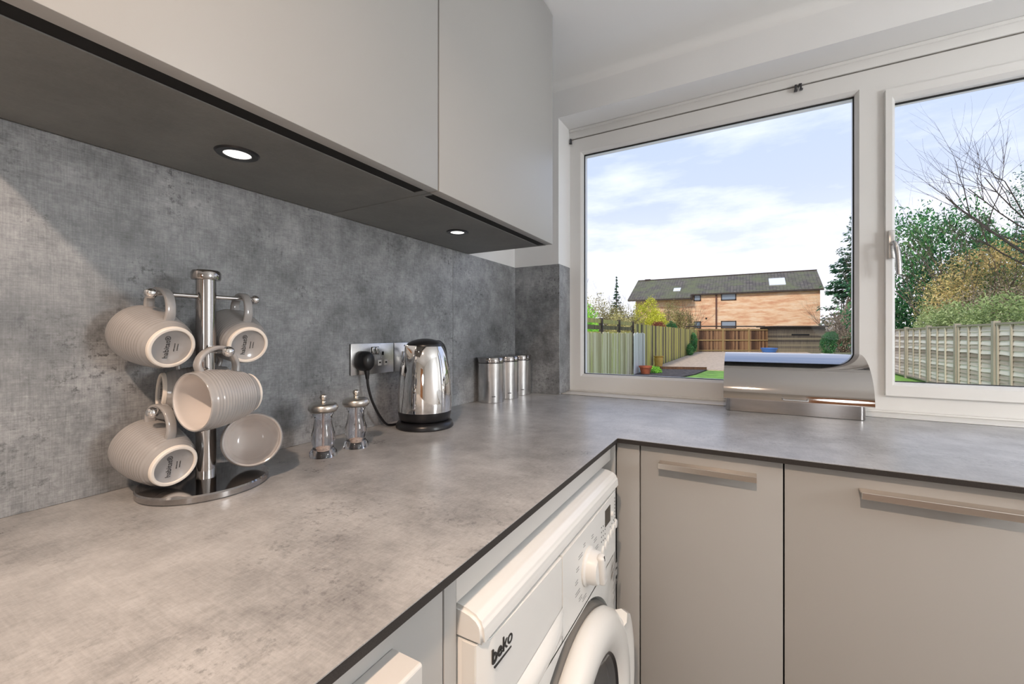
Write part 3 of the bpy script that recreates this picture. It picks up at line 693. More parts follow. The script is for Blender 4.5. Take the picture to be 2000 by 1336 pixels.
tag(obj('power_cable', cab, 'blackplastic'), 'black power cable curving down from the plug to the kettle base', 'cable')

# ------------------------------------------------------------------ canisters
def canister(x, y, label, h=.170, r=.0512):
    t_ = thing('canister', label, 'canister', (x, y, 0), group='brushed steel canisters in the corner')
    obj('body', lathe([(0, .0), (r-.0022, 0), (r-.001, .0015), (r-.001, .1475), (0, .1475)], 72), 'brushed', t_)
    obj('seam', lathe([(0, .1475), (r-.0030, .1475), (r-.0030, .1500), (0, .1500)], 48), 'blackplastic', t_)
    obj('lid', lathe([(0, .1500), (r, .1500), (r+.0003, .1515), (r+.0003, h-.003), (r-.0015, h-.0006), (r-.006, h), (0, h-.0005)], 72), 'chromedark', t_, smooth=50)
    b = bmesh.new(); aa = R(-52)
    for i in range(9):
        a_ = aa+i*.030; c_ = Vector((cos(a_), sin(a_), 0)); p = c_*(r-.0008); q = bx(-.0010, .0010 if i % 3 else .0004, -.0001, .0002, .0, .0024)
        bmesh.ops.transform(q, matrix=Matrix.Translation(p+Vector((0, 0, .0235)))@Matrix.Rotation(a_+pi/2, 4, 'Z'), verts=q.verts); merge(b, q)
    obj('label_print', b, 'ink', t_, smooth=0)
canister(.0582, -.2985, 'nearest and largest-looking of the three steel canisters')
canister(.0620, -.1850, 'middle of the three steel canisters')
canister(.0585, -.0660, 'steel canister in the corner, farthest of the three')

# ------------------------------------------------------------------ bread bin
bb = thing('bread_bin', 'polished chrome roll-top bread bin under the window', 'bread bin', (1.04, .0, 0), rz=R(0))
x0, x1 = .853, 1.226
# base tray with rounded corners
rc = .018; pol = []
for cx_, cy_, a0 in ((x1-rc, -.071+rc, -90), (x1-rc, .100-rc, 0), (x0+rc, .100-rc, 90), (x0+rc, -.071+rc, 180)):
    for i in range(7): a_ = R(a0+i*15); pol.append((cx_+rc*cos(a_), cy_+rc*sin(a_)))
obj('base', prism(pol, 'z', .0008, .060, bev=.001, seg=1), 'chromedark', bb, w=True)
obj('foot_gasket', prism([(1.04+(x-1.04)*.985, .008+(y-.008)*.97) for x, y in pol], 'z', 0, .0012), 'blackplastic', bb, w=True)
def lidc(n, r_off=0):
    P_ = []
    for i in range(n+1):
        th = (pi/2)*i/n; P_.append((.112-(.192-r_off)*cos(th), .042+(.149-r_off)*sin(th)))
    return P_
o1 = lidc(80); o2 = lidc(80, .0015)
lid = obj('roll_lid', prism(o1+[(.119, .191), (.119, .1895)]+o2[::-1], 'x', .847, 1.243), 'binchrome', bb, w=True, smooth=30); lid['label'] = 'mirror polished curved lid'
side_poly = [(.118, .061)]+[p for p in lidc(24, .002)]+[(.118, .189)]
for xa in (.8475, 1.2405): obj('side_panel', prism([(.112, .0425)]+lidc(24, .0018)+[(.118, .189), (.118, .0425)], 'x', xa, xa+.002), 'binchrome', bb, w=True)
b = tube(bez([(1.015, -.0785, .056), (1.0155, -.094, .0525), (1.020, -.0985, .051), (1.048, -.099, .051), (1.076, -.0985, .051), (1.0805, -.094, .0525), (1.081, -.0785, .056)], 6), .0022, 10)
obj('handle', b, 'chrome', bb, w=True)

# ------------------------------------------------------------------ the garden (heights relative to the worktop; ground 1.094 below it)
GZ = -1.094
M['grass'] = P('lawn_grass', srgb(118, 158, 62), .9, noisy=.35, nscale=3.0, bump=.5, bscale=40)
M['gravel'] = P('pale_gravel', srgb(196, 172, 146), .9, noisy=.22, nscale=9, bump=.6, bscale=30)
M['bark'] = P('dark_bark_chips', srgb(74, 66, 62), .9, noisy=.8, nscale=12, bump=.8, bscale=30)
M['soil'] = P('far_ground', srgb(120, 118, 84), .9, noisy=.3, nscale=.4)
M['fence_pale'] = woodfence('pale_board_fence', [(.1, srgb(176, 160, 124)), (.45, srgb(216, 200, 168)), (.7, srgb(232, 218, 192)), (.95, srgb(198, 190, 130))])
M['fence_white'] = woodfence('bleached_board_fence', [(.1, srgb(190, 186, 178)), (.5, srgb(224, 220, 214)), (.9, srgb(240, 237, 232))])
M['fence_green'] = woodfence('mossy_board_fence', [(.15, srgb(78, 70, 50)), (.40, srgb(132, 122, 88)), (.62, srgb(168, 156, 104)), (.9, srgb(208, 198, 100))])
M['fence_brown'] = woodfence('brown_panel_fence', [(.1, srgb(74, 50, 34)), (.45, srgb(112, 78, 52)), (.8, srgb(150, 114, 80))])
M['fence_rail'] = woodfence('yellowish_rail', [(.1, srgb(120, 98, 60)), (.9, srgb(160, 134, 88))])
M['fence_lap'] = woodfence('weathered_lap_fence', [(.05, srgb(150, 132, 116)), (.4, srgb(196, 180, 164)), (.7, srgb(218, 204, 190)), (.95, srgb(232, 220, 206))], grain=(10, 1.2, 18))
M['post'] = woodfence('weathered_post', [(.1, srgb(150, 138, 120)), (.9, srgb(202, 190, 170))])
M['shedwood'] = woodfence('dark_shed_boards', [(.1, srgb(66, 58, 50)), (.5, srgb(100, 90, 76)), (.9, srgb(132, 120, 96))])
M['bark_brown'] = P('tree_bark', srgb(96, 82, 68), .9, noisy=.3, nscale=8)
M['bark_dark'] = P('dark_tree_bark', srgb(70, 60, 54), .9, noisy=.3, nscale=8)
M['terracotta'] = P('terracotta', srgb(192, 104, 70), .7, noisy=.1, nscale=10)
M['ochrepot'] = P('ochre_pot', srgb(186, 152, 74), .7, noisy=.15, nscale=10)
M['blue'] = P('blue_plastic', srgb(70, 120, 190), .4)
L_ = leafmat
M['l_conifer'] = L_('dark_conifer_leaf', [(.1, srgb(36, 76, 48)), (.5, srgb(59, 121, 69)), (.9, srgb(116, 175, 95))])
M['l_spruce'] = L_('blue_spruce_leaf', [(.1, srgb(38, 74, 57)), (.5, srgb(62, 107, 78)), (.9, srgb(100, 144, 102))])
M['l_bright'] = L_('bright_green_leaf', [(.1, srgb(90, 149, 43)), (.5, srgb(149, 218, 67)), (.9, srgb(208, 255, 107))])
M['l_yellow'] = L_('yellow_green_leaf', [(.1, srgb(161, 163, 50)), (.5, srgb(232, 229, 81)), (.9, srgb(255, 255, 126))])
M['l_olive'] = L_('olive_leaf', [(.1, srgb(130, 121, 78)), (.5, srgb(180, 170, 109)), (.9, srgb(227, 215, 149))])
M['l_brown'] = L_('brown_twig_leaf', [(.1, srgb(116, 100, 81)), (.5, srgb(168, 149, 123)), (.9, srgb(215, 199, 170))])
M['l_mustard'] = L_('mustard_leaf', [(.1, srgb(196, 172, 112)), (.5, srgb(228, 200, 136)), (.9, srgb(255, 244, 159))])
M['l_laurel'] = L_('laurel_leaf', [(.1, srgb(112, 130, 78)), (.5, srgb(160, 176, 112)), (.9, srgb(206, 214, 156))])
M['l_red'] = L_('red_leaf', [(.1, srgb(121, 59, 52)), (.9, srgb(185, 100, 81))])

def ground(name, poly, z, mat, label):
    o = struct(name, prism(poly, 'z', z-.05, z), mat, label, smooth=0); return o
ground('lawn', [(-60, .31), (60, .31), (60, 17.3), (-60, 17.3)], GZ, 'grass', 'green lawn outside the window')
ground('reflector', [(-8, .31), (12, .31), (12, 6.5), (-8, 6.5)], GZ+.03, P('pale_reflector', srgb(222, 216, 204), .8, noisy=.08, nscale=3), 'unseen pale patio under the window')  # unseen pale slab, added to bounce daylight up to the window soffit
ground('far_ground', [(-90, 17.3), (110, 17.3), (110, 140), (-90, 140)], GZ, 'soil', 'ground beyond the lawn')
ground('gravel_area', [(-2.3, 15.1), (-.4, 15.7), (5.1, 16.2), (5.1, 31), (4.9, 38.2), (-2.3, 33.6)], GZ+.03, 'gravel', 'pale gravel area in the middle of the garden')
ground('bark_bed', [(-2.3, 11.5), (-.9, 12.0), (-.55, 13.6), (-.35, 15.55), (-2.3, 15.0)], GZ+.04, 'bark', 'dark bark bed beside the left fence')
o = obj('bed_edging', prism([(-2.25, 15.02), (-.35, 15.6), (-.35, 15.68), (-2.25, 15.1)], 'z', GZ, GZ+.13), 'fence_brown', smooth=0); tag(o, 'low brown timber edging between the bark bed and the gravel', 'edging')

def along(p0, p1):
    p0 = Vector(p0); p1 = Vector(p1); d = p1-p0; L = d.length; d.normalize(); n = Vector((-d.y, d.x)); return p0, d, n, L
def fbox(bm, p0, d, n, s0, s1, n0, n1, z0, z1, z1b=None):
    """box along a fence line; z1b = other end's top"""
    b = bmesh.new(); vs = []
    for z in (0, 1):
        for s in (s0, s1):
            for q in (n0, n1):
                zz = z0 if z == 0 else (z1 if (s == s0 or z1b is None) else z1b)
                p = p0+d*s+n*q; vs.append(b.verts.new((p.x, p.y, zz)))
    for f in ((0, 1, 3, 2), (4, 6, 7, 5), (0, 4, 5, 1), (2, 3, 7, 6), (0, 2, 6, 4), (1, 5, 7, 3)): b.faces.new([vs[i] for i in f])
    return merge(bm, b)
def board_fence(name, label, a, b_, h, mat, bay=1.85, bw=.11, gap=.012, posts=True, rails=0, jitter=.02, postmat='post', capm=None, skirt=0):
    p0, d, n, L = along(a, b_); t_ = thing(name, label, 'fence', (*((Vector(a)+Vector(b_))/2), GZ)); rnd = random.Random(int(L*100))
    nb = max(1, round(L/bay)); bay = L/nb
    for i in range(nb):
        bm = None; s = i*bay+.02
        while s < (i+1)*bay-.03:
            w_ = bw*(.85+.3*rnd.random()); e = min(s+w_, (i+1)*bay-.01); bm = fbox(bm, p0, d, n, s, e-gap, rnd.random()*.010, .02+rnd.random()*.012, GZ+.01, GZ+h+jitter*(rnd.random()-.5)); s = e
        obj('board_panel', bm, mat, t_, w=True, smooth=0)
        if rails:
            bm = None
            for r_ in range(rails):
                z = GZ+.12+(h-.2)*r_/(rails-1); bm = fbox(bm, p0, d, n, i*bay+.05, (i+1)*bay-.05, .03, .08, z-.045, z+.045)
            obj('rail', bm, 'fence_rail', t_, w=True, smooth=0)
    if posts:
        for i in range(nb+1):
            obj('post', fbox(None, p0, d, n, i*bay-.06, i*bay+.06, -.03, .10, GZ, GZ+h+.04), postmat, t_, w=True, smooth=0)
    return t_
# left side: tall mossy fence running away, lower pale boards in front of it
board_fence('timber_fence', 'tall mossy green and brown board fence running down the left of the garden', (-2.42, 33.9), (-2.42, 13.0), 1.72, 'fence_green', bay=2.6, bw=.30, posts=False)
p0, d, n, L = along((-2.50, 13.0), (-2.50, 7.6)); tf = thing('trellis_fence', 'dark open slatted fence top showing above the pale boards', 'fence', (-2.5, 10.3, GZ))
for i in range(3):
    bm = None
    for j in range(9):
        bm = fbox(bm, p0, d, n, i*1.8+.05, i*1.8+1.75, 0, .02, GZ+.30+j*.17, GZ+.30+j*.17+.11)
    obj('slat_panel', bm, 'fence_green', tf, w=True, smooth=0)
for i in range(4): obj('post', fbox(None, p0, d, n, i*1.8-.04, i*1.8+.05, -.03, .06, GZ, GZ+1.80), 'bark_dark', tf, w=True, smooth=0)
board_fence('timber_fence', 'low pale weathered board fence at the lower left of the window view', (-2.34, 7.4), (-2.34, 12.4), 1.40, 'fence_pale', bay=2.5, bw=.12, posts=False, jitter=.05)
board_fence('timber_fence', 'short bleached white board panel between the pale boards and the mossy fence', (-2.30, 12.42), (-2.27, 14.1), 1.40, 'fence_white', bay=1.8, bw=.11, posts=False, jitter=.05)
# far end
board_fence('timber_fence', 'brown panel fence with yellowish rails across the far end of the garden', (2.9, 37.05), (-2.42, 34.0), 1.80, 'fence_brown', bay=2.1, bw=.14, rails=3, postmat='fence_rail')
sh = thing('garden_shed', 'dark weathered flat-roofed timber shed at the far end of the garden', 'shed', (4.6, 36.6, GZ))
p0, d, n, L = along((3.05, 35.6), (6.15, 37.2)); bm = None
for j in range(12): bm = fbox(bm, p0, d, n, 0, L, -.02+.006*(j % 2), 2.4, GZ+j*.16, GZ+j*.16+.158)
obj('boards', bm, 'shedwood', sh, w=True, smooth=0)
obj('roof', fbox(None, p0, d, n, -.2, L+.1, -.22, 2.6, GZ+1.93, GZ+2.01), 'bark_dark', sh, w=True, smooth=0)
obj('door_slot', fbox(None, p0, d, n, 1.0, 2.3, -.05, -.02, GZ+1.30, GZ+1.40), 'gap', sh, w=True, smooth=0)
o = obj('roof_ledge', fbox(None, Vector((-2.9, 34.6)), Vector((.866, .5)), Vector((-.5, .866)), 0, 6.0, 0, 1.0, GZ+1.98, GZ+2.06), 'bark_dark', smooth=0); tag(o, 'dark mossy flat roof edge just above the far brown fence', 'roof')
# right side: lap panels between posts
t_ = thing('lap_fence', 'pale weathered lap panel fence running along the right of the garden', 'fence', (5.3, 14, GZ))
ypost = [5.2, 7.0, 8.68, 10.4, 12.15, 13.9, 15.7, 17.5, 19.3, 21.1]; rnd = random.Random(5)
for i in range(len(ypost)-1):
    ya, yb = ypost[i]+.05, ypost[i+1]-.05; hp_ = 1.60-.012*i; bm = None; nsl = 15
    for j in range(nsl):
        z = GZ+.10+j*(hp_-.16)/nsl; b = bmesh.new(); m_ = 8; A = []
        ph = rnd.random()*6; 
        for q in range(m_+1):
            y = ya+(yb-ya)*q/m_; wv = .008*sin(q*1.1+ph)
            A.append([b.verts.new((5.300+.0, y, z+wv)), b.verts.new((5.318, y, z+.118+wv)), b.verts.new((5.326, y, z+.118+wv)), b.verts.new((5.308, y, z+wv))])
        for p_, q_ in zip(A[:-1], A[1:]):
            for e in range(4): b.faces.new([p_[e], p_[(e+1) % 4], q_[(e+1) % 4], q_[e]])
        bm = merge(bm, b)
    obj('slat_panel', bm, 'fence_lap', t_, w=True, smooth=0)
    bm = None
    for fr_ in (.02, .35, .66, .96): y = ya+(yb-ya)*fr_; bm = bx(5.272, 5.300, y-.02, y+.02, GZ+.08, GZ+hp_, bm=bm)
    bx(5.27, 5.33, ya, yb, GZ+hp_-.03, GZ+hp_+.012, bm=bm); bx(5.27, 5.31, ya, yb, GZ+.06, GZ+.10, bm=bm)
    obj('batten', bm, 'post', t_, w=True, smooth=0)
for i, y in enumerate(ypost): obj('post', bx(5.25, 5.35, y-.05, y+.05, GZ, GZ+1.66-.012*i), 'post', t_, w=True, smooth=0)

# pots and oddments
t_ = thing('plant_pot', 'terracotta pot at the foot of the bleached boards', 'pot', (-2.02, 12.85, GZ))
obj('pot', lathe([(0, 0), (.13, 0), (.19, .24), (.215, .24), (.22, .30), (.19, .30), (.185, .25), (0, .25)], 28), 'terracotta', t_); obj('soil', lathe([(0, .255), (.184, .25), (0, .27)], 20), 'bark', t_)
t_ = thing('plant_pot', 'ochre pot on the bark bed against the mossy fence', 'pot', (-2.12, 15.9, GZ+.03))
obj('pot', lathe([(0, 0), (.13, 0), (.18, .35), (.16, .40), (.20, .46), (.18, .46), (.15, .40), (0, .38)], 24), 'ochrepot', t_)
t_ = thing('plastic_tub', 'small blue plastic tub in front of the far fence', 'tub', (2.45, 34.7, GZ+.03))
obj('tub', lathe([(0, 0), (.42, 0), (.55, .30), (.58, .31), (.55, .33), (.40, .04), (0, .03)], 24), 'blue', t_)

# ---- plants
def leaves(rnd, blobs, n, size, flat=.0, up=0.0, shell=.55, lump=.25):
    """cloud of small folded leaves on lumpy ellipsoids; blobs (cx,cy,cz,rx,ry,rz)"""
    V = []; F = []
    vol = [b[3]*b[4]*b[5] for b in blobs]; tot = sum(v**.67 for v in vol)
    for b, v in zip(blobs, vol):
        for _ in range(int(n*v**.67/tot)):
            u = rnd.uniform(-1, 1); th = rnd.uniform(0, 2*pi); s = math.sqrt(1-u*u); dx, dy, dz = s*cos(th), s*sin(th), u
            rr = (shell+(1-shell)*rnd.random()**.6)*(1+lump*noise.noise(Vector((dx*2.2+b[0], dy*2.2+b[1], dz*2.2+b[2]))) + .06*rnd.gauss(0, 1))
            c = Vector((b[0]+dx*b[3]*rr, b[1]+dy*b[4]*rr, b[2]+dz*b[5]*rr))
            a = Vector((rnd.gauss(0, 1), rnd.gauss(0, 1), rnd.gauss(0, 1)+up)).normalized(); q = a.cross(Vector((rnd.gauss(0, 1), rnd.gauss(0, 1), rnd.gauss(0, 1)))).normalized()
            sz = size*rnd.uniform(.6, 1.3); w_ = sz*.42; nn = a.cross(q)*sz*.15
            i = len(V); V += [c-a*sz*.5, c+q*w_*.5+nn, c+a*sz*.5, c-q*w_*.5+nn]; F.append((i, i+1, i+2, i+3))
    return V, F
def branchy(rnd, base, h, n0=5, r0=.05, spread=.5, depth=3, lean=(0, 0), fork=3, trunk=.35, sides=5):
    bm = bmesh.new()
    def seg(p, d_, L, r, dep):
        k = 4; pts = [p]; q = d_.copy()
        for i in range(k):
            q = (q+Vector((rnd.gauss(0, .10), rnd.gauss(0, .10), rnd.gauss(0, .06)+.03))).normalized(); pts.append(pts[-1]+q*L/k)
        rs = [r*(1-.5*i/k) for i in range(k+1)]
        rings = []
        for (pp, s, u), rr in zip(frames(pts), rs): rings.append([bm.verts.new(pp+s*rr*cos(2*pi*m/sides)+u*rr*sin(2*pi*m/sides)) for m in range(sides)])
        for a, c in zip(rings[:-1], rings[1:]):
            for m in range(sides): bm.faces.new([a[m], a[(m+1) % sides], c[(m+1) % sides], c[m]])
        bm.faces.new(rings[-1])
        if dep <= 0: return
        for _ in range(fork):
            i = rnd.randint(2, k); nd = (q+Vector((rnd.gauss(0, spread), rnd.gauss(0, spread), rnd.gauss(0, spread*.5)+.1))).normalized(); seg(pts[i], nd, L*rnd.uniform(.55, .85), rs[i]*.65, dep-1)
    if trunk > 0:
        seg(Vector(base), Vector((lean[0], lean[1], 1)).normalized(), h*trunk, r0, depth)
    else:
        for _ in range(n0): seg(Vector(base)+Vector((rnd.gauss(0, .15), rnd.gauss(0, .15), 0)), Vector((rnd.gauss(0, spread), rnd.gauss(0, spread), 1)).normalized(), h*.5, r0, depth)
    return bm
def plant(name, label, cat, base, blobs, n, size, mat, group=None, seed=1, twigs=None, twigmat='bark_brown', extra=None, up=0, shell=.55, lump=.25):
    rnd = random.Random(seed); t_ = thing(name, label, cat, (base[0], base[1], GZ), group=group)
    V, F = leaves(rnd, blobs, int(n*1.9), size*.72, up=up, shell=shell, lump=lump); quadmesh('foliage', V, F, mat, t_)
    if extra:
        for bl, n2, sz, m2, nm in extra: V, F = leaves(rnd, bl, int(n2*1.8), sz*.75, shell=.3); quadmesh(nm, V, F, m2, t_)
    if twigs: obj('branches', branchy(rnd, (base[0], base[1], GZ), **twigs), twigmat, t_, w=True, smooth=0)
    return t_
def spire(name, label, base, h, r, n, size, mat, seed, power=1.0, droop=.25, tiers=26):
    """conifer: trunk plus whorls of drooping sprays"""
    rnd = random.Random(seed); t_ = thing(name, label, 'tree', (base[0], base[1], GZ), group='trees beyond the garden')
    V = []; F = []; per = n//tiers
    for t in range(tiers):
        f = t/tiers; z = GZ+h*(.06+.94*f); rr = r*(1-f)**power+.05; nb = 7
        for bnum in range(nb):
            th = rnd.uniform(0, 2*pi); L_ = rr*rnd.uniform(.65, 1.15)
            for _ in range(max(1, int(per/nb*(.25+1.4*rr/(r+.05))))):
                s = rnd.random()**.7*L_; jt = .05*rr+.012; c = Vector((base[0]+cos(th)*s+rnd.gauss(0, jt), base[1]+sin(th)*s+rnd.gauss(0, jt), z-droop*s*.6+.35*droop*s*s/max(L_, .1)+rnd.gauss(0, h*.008)))
                a = Vector((cos(th)+rnd.gauss(0, .4), sin(th)+rnd.gauss(0, .4), -.3+rnd.gauss(0, .4))).normalized(); q = a.cross(Vector((rnd.gauss(0, 1), rnd.gauss(0, 1), 1.5))).normalized()
                sz = size*rnd.uniform(.6, 1.3)*(.45+.55*min(1, 1.6*(1-f))); i = len(V); V += [c-a*sz*.5, c+q*sz*.2, c+a*sz*.5, c-q*sz*.2]; F.append((i, i+1, i+2, i+3))
    quadmesh('foliage', V, F, mat, t_)
    obj('trunk', tube([(base[0], base[1], GZ), (base[0], base[1], GZ+h*.97)], [max(.03, r*.06), .012], 8), 'bark_dark', t_, w=True)
    return t_
G1 = 'shrubs and bushes outside'
# right, behind the lap fence
plant('evergreen_tree', 'broad dark green evergreen behind the right fence', 'tree', (9.0, 25.0), [(7.6, 24.6, 2.6, 2.0, 1.8, 3.2), (9.4, 25.2, 2.8, 2.3, 1.8, 3.6), (11.3, 26, 2.2, 2.2, 1.8, 3.0), (8.4, 24.6, .6, 3.2, 1.6, 2.0), (12.8, 27, 1.6, 2.0, 1.8, 2.6)], 15000, .26, 'l_conifer', seed=3, twigs=dict(h=6, r0=.16, spread=.4, depth=2, trunk=.6), up=1.2, lump=.5)
plant('shrub', 'large bare-twigged shrub with mustard yellow leaves behind the right fence', 'shrub', (8.0, 18.4), [(6.9, 17.9, 1.2, 1.0, .9, 1.5), (8.1, 18.4, 1.6, 1.3, .9, 1.8), (9.4, 18.8, 1.4, 1.2, .9, 1.7), (10.6, 19.4, 1.0, 1.1, .9, 1.6)], 9000, .10, 'l_olive', seed=4, twigs=dict(h=6.2, n0=16, r0=.035, spread=.38, depth=3, fork=3, trunk=0), twigmat='bark_brown', shell=.2,
      extra=[([(6.9, 17.5, 1.8, .7, .6, .5), (7.6, 17.8, 2.6, .9, .5, .5), (8.6, 18.1, 2.9, 1.0, .6, .5), (6.5, 17.2, 1.2, .5, .4, .4), (9.4, 18.5, 2.4, .5, .4, .4)], 1400, .13, 'l_mustard', 'yellow_leaves')])
plant('shrub', 'bushy pale green laurel just behind the right fence', 'shrub', (6.6, 13.6), [(6.05, 14.6, .25, .6, 1.0, .85), (6.4, 13.2, .35, .7, .9, .85), (6.6, 11.9, .05, .7, .8, .85), (6.2, 16.4, .2, .6, 1.1, .9), (6.8, 10.6, .1, .7, .8, .80), (6.9, 9.3, .1, .8, .8, .75)], 12000, .13, 'l_laurel', seed=5, twigs=dict(h=1.6, n0=8, r0=.03, spread=.5, depth=2, trunk=0), lump=.4)
plant('shrub', 'tangled grey-brown bare bush behind the right fence, below the yellow leaves', 'shrub', (7.4, 15.6), [(6.6, 15.4, .7, .9, .6, .9), (7.6, 15.9, 1.0, .9, .6, 1.0), (8.6, 16.2, .9, .9, .6, 1.0)], 3600, .09, 'l_brown', seed=6, twigs=dict(h=3.4, n0=16, r0=.025, spread=.6, depth=3, fork=3, trunk=0), shell=.2)
rnd = random.Random(11)
t_ = plant('tree', 'dark fine-twigged tree leaning in at the right edge of the window', 'tree', (8.6, 14.6), [(7.9, 14.6, 3.9, .9, .8, .9), (8.1, 14.6, 2.7, .9, .8, .9)], 1800, .10, 'l_spruce', seed=12, twigs=dict(h=7.6, r0=.13, spread=.55, depth=4, fork=4, trunk=.42, lean=(-.02, 0)), twigmat='bark_dark')
# seen between the window and the mullion
spire('conifer', 'tall dark spruce seen beside the window mullion', (9.1, 43.8), 12.3, 3.2, 9000, .40, 'l_spruce', 21, power=.9, droop=.3)
t_ = thing('bare_tree', 'tall bare winter tree right of the brick house', 'tree', (7.9, 42.2, GZ), group='trees beyond the garden')
obj('branches', branchy(random.Random(31), (7.9, 42.2, GZ), 10.2, r0=.20, spread=.45, depth=4, fork=4, trunk=.42, sides=4), 'bark_brown', t_, w=True, smooth=0)
plant('bush', 'brown twiggy bush right of the brick house', 'bush', (7.6, 38.5), [(7.1, 38.2, .5, 1.0, .8, 1.5), (8.4, 39, 1.2, 1.3, .9, 2.0), (9.8, 40, 1.6, 1.4, .9, 2.2)], 7000, .16, 'l_brown', seed=8, twigs=dict(h=4.2, n0=14, r0=.04, spread=.45, depth=3, trunk=0), shell=.25)
plant('shrub', 'dark green shrub against the shed end', 'shrub', (6.0, 33.5), [(5.75, 33.2, -.4, .45, .45, .75), (6.0, 33.6, .1, .4, .4, .4)], 1600, .14, 'l_conifer', seed=9, twigs=dict(h=1, n0=4, r0=.03, spread=.3, depth=1, trunk=0))
# left of the house
plant('bush', 'bright green leafy bush at the left edge of the window, above the pale boards', 'bush', (-3.6, 11.0), [(-3.15, 9.6, .35, .38, .5, .80), (-3.35, 10.9, .0, .45, .6, .62), (-3.5, 11.8, -.1, .4, .5, .5)], 3200, .09, 'l_bright', seed=14, twigs=dict(h=1.3, n0=6, r0=.02, spread=.4, depth=2, trunk=0))
plant('tree', 'pale green leafy tree at the left edge of the view', 'tree', (-7.6, 20.2), [(-7.6, 19.8, 1.7, 1.0, .8, 1.3), (-6.7, 20.2, .8, .8, .7, 1.1)], 2600, .15, 'l_bright', seed=15, twigs=dict(h=4, r0=.07, spread=.5, depth=3, trunk=.4), shell=.3)
plant('bush', 'brown and olive shrubbery behind the left fences', 'bush', (-6.6, 25.5), [(-7.6, 25.5, 1.1, 1.2, .8, 1.8), (-6.2, 25.5, .7, 1.1, .8, 1.5), (-5.3, 26, .3, .9, .7, 1.2), (-9.4, 26, 1.5, 1.2, .8, 2.0), (-4.6, 22.0, .0, .8, .8, .9), (-5.4, 22.4, .4, .8, .8, 1.1)], 14000, .14, 'l_olive', seed=16, twigs=dict(h=4.4, n0=14, r0=.035, spread=.45, depth=3, trunk=0), shell=.3,
      extra=[([(-6.4, 25, .6, 1.2, .6, .9), (-5.0, 25.4, .2, .8, .5, .8)], 1500, .13, 'l_brown', 'dry_leaves')])
spire('conifer', 'slim dark pointed conifer left of the brick house', (-7.35, 29.0), 5.75, 1.45, 4200, .22, 'l_spruce', 22, power=1.7, droop=.35)
plant('bush', 'golden yellow-green bush in front of the left end of the house', 'bush', (-6.4, 35.2), [(-6.5, 35.2, 1.5, 1.2, .9, 1.75), (-7.4, 34.8, .5, 1.1, .8, 1.1), (-5.7, 35.2, 1.0, .9, .8, 1.3)], 6500, .20, 'l_yellow', seed=17, twigs=dict(h=3, n0=7, r0=.04, spread=.4, depth=2, trunk=0), lump=.5)
plant('bush', 'small reddish bush over the mossy fence', 'bush', (-5.0, 33.2), [(-5.1, 32.9, .75, .55, .4, .55)], 900, .14, 'l_red', seed=18)
plant('bush', 'dark green low bush beside the reddish one', 'bush', (-4.2, 33.6), [(-4.2, 33.6, .6, .5, .4, .7)], 900, .15, 'l_conifer', seed=19)
plant('bush', 'loose olive-green twiggy bush in front of the brick wall', 'bush', (-3.6, 36.0), [(-4.6, 36.4, 1.4, 1.0, .7, 1.7), (-3.5, 36.4, 1.0, .9, .6, 1.4)], 4200, .16, 'l_olive', seed=20, twigs=dict(h=4.3, n0=9, r0=.035, spread=.28, depth=3, trunk=0), shell=.25)
plant('plant', 'small green plant beside the terracotta pot', 'plant', (-1.9, 13.45), [(-1.88, 13.4, GZ+.10, .30, .30, .17)], 500, .09, 'l_bright', seed=24)
plant('plant', 'green climber at the far corner of the mossy fence', 'plant', (-2.2, 28.6), [(-2.2, 27.6, -.75, .2, .9, .4), (-2.25, 30.4, -.3, .2, 1.2, .7)], 1400, .14, 'l_conifer', seed=25)
t_ = thing('bare_tree', 'pale thin bare tree at the far left of the view', 'tree', (-10.4, 31.5, GZ), group='trees beyond the garden')
obj('branches', branchy(random.Random(33), (-10.4, 31.5, GZ), 7.6, r0=.13, spread=.40, depth=4, fork=4, trunk=.42, sides=4), 'bark_brown', t_, w=True, smooth=0)
# distant treeline
V = []; F = []; rnd = random.Random(77); bl = []
for i in range(26):
    x = -60+i*5.6; bl.append((x, 78+rnd.uniform(-4, 4), .6, 3.6, 2.5, 2.2+rnd.uniform(0, 1.6)))
V, F = leaves(rnd, bl, 9000, .6, shell=.4); o = quadmesh('treeline', V, F, 'l_brown'); tag(o, 'low brown treeline far behind the garden', 'trees', kind='stuff')

# ------------------------------------------------------------------ brick house
m, t, b, out = newmat('orange_buff_brick')
tc_ = N(t, 'ShaderNodeTexCoord'); mp_ = N(t, 'ShaderNodeMapping'); mp_.inputs['Rotation'].default_value = (pi/2, 0, 0); t.links.new(tc_.outputs['Object'], mp_.inputs[0])
bk = N(t, 'ShaderNodeTexBrick', Scale=4.4, **{'Mortar Size': .012}); bk.inputs['Color1'].default_value = (*srgb(206, 150, 110), 1); bk.inputs['Color2'].default_value = (*srgb(224, 182, 142), 1); bk.inputs['Mortar'].default_value = (*srgb(206, 190, 168), 1)
bk.inputs['Brick Width'].default_value = 1.0; bk.inputs['Row Height'].default_value = .33
t.links.new(mp_.outputs[0], bk.inputs['Vector'])
nz = N(t, 'ShaderNodeTexNoise', Scale=1.0, Detail=5.0); mp2 = N(t, 'ShaderNodeMapping'); mp2.inputs['Scale'].default_value = (.9, .9, 4.5); t.links.new(tc_.outputs['Object'], mp2.inputs[0]); t.links.new(mp2.outputs[0], nz.inputs['Vector'])
rp = ramp(t, nz.outputs[0], [(.36, srgb(214, 150, 112)), (.52, srgb(240, 198, 156)), (.66, srgb(250, 222, 188))])
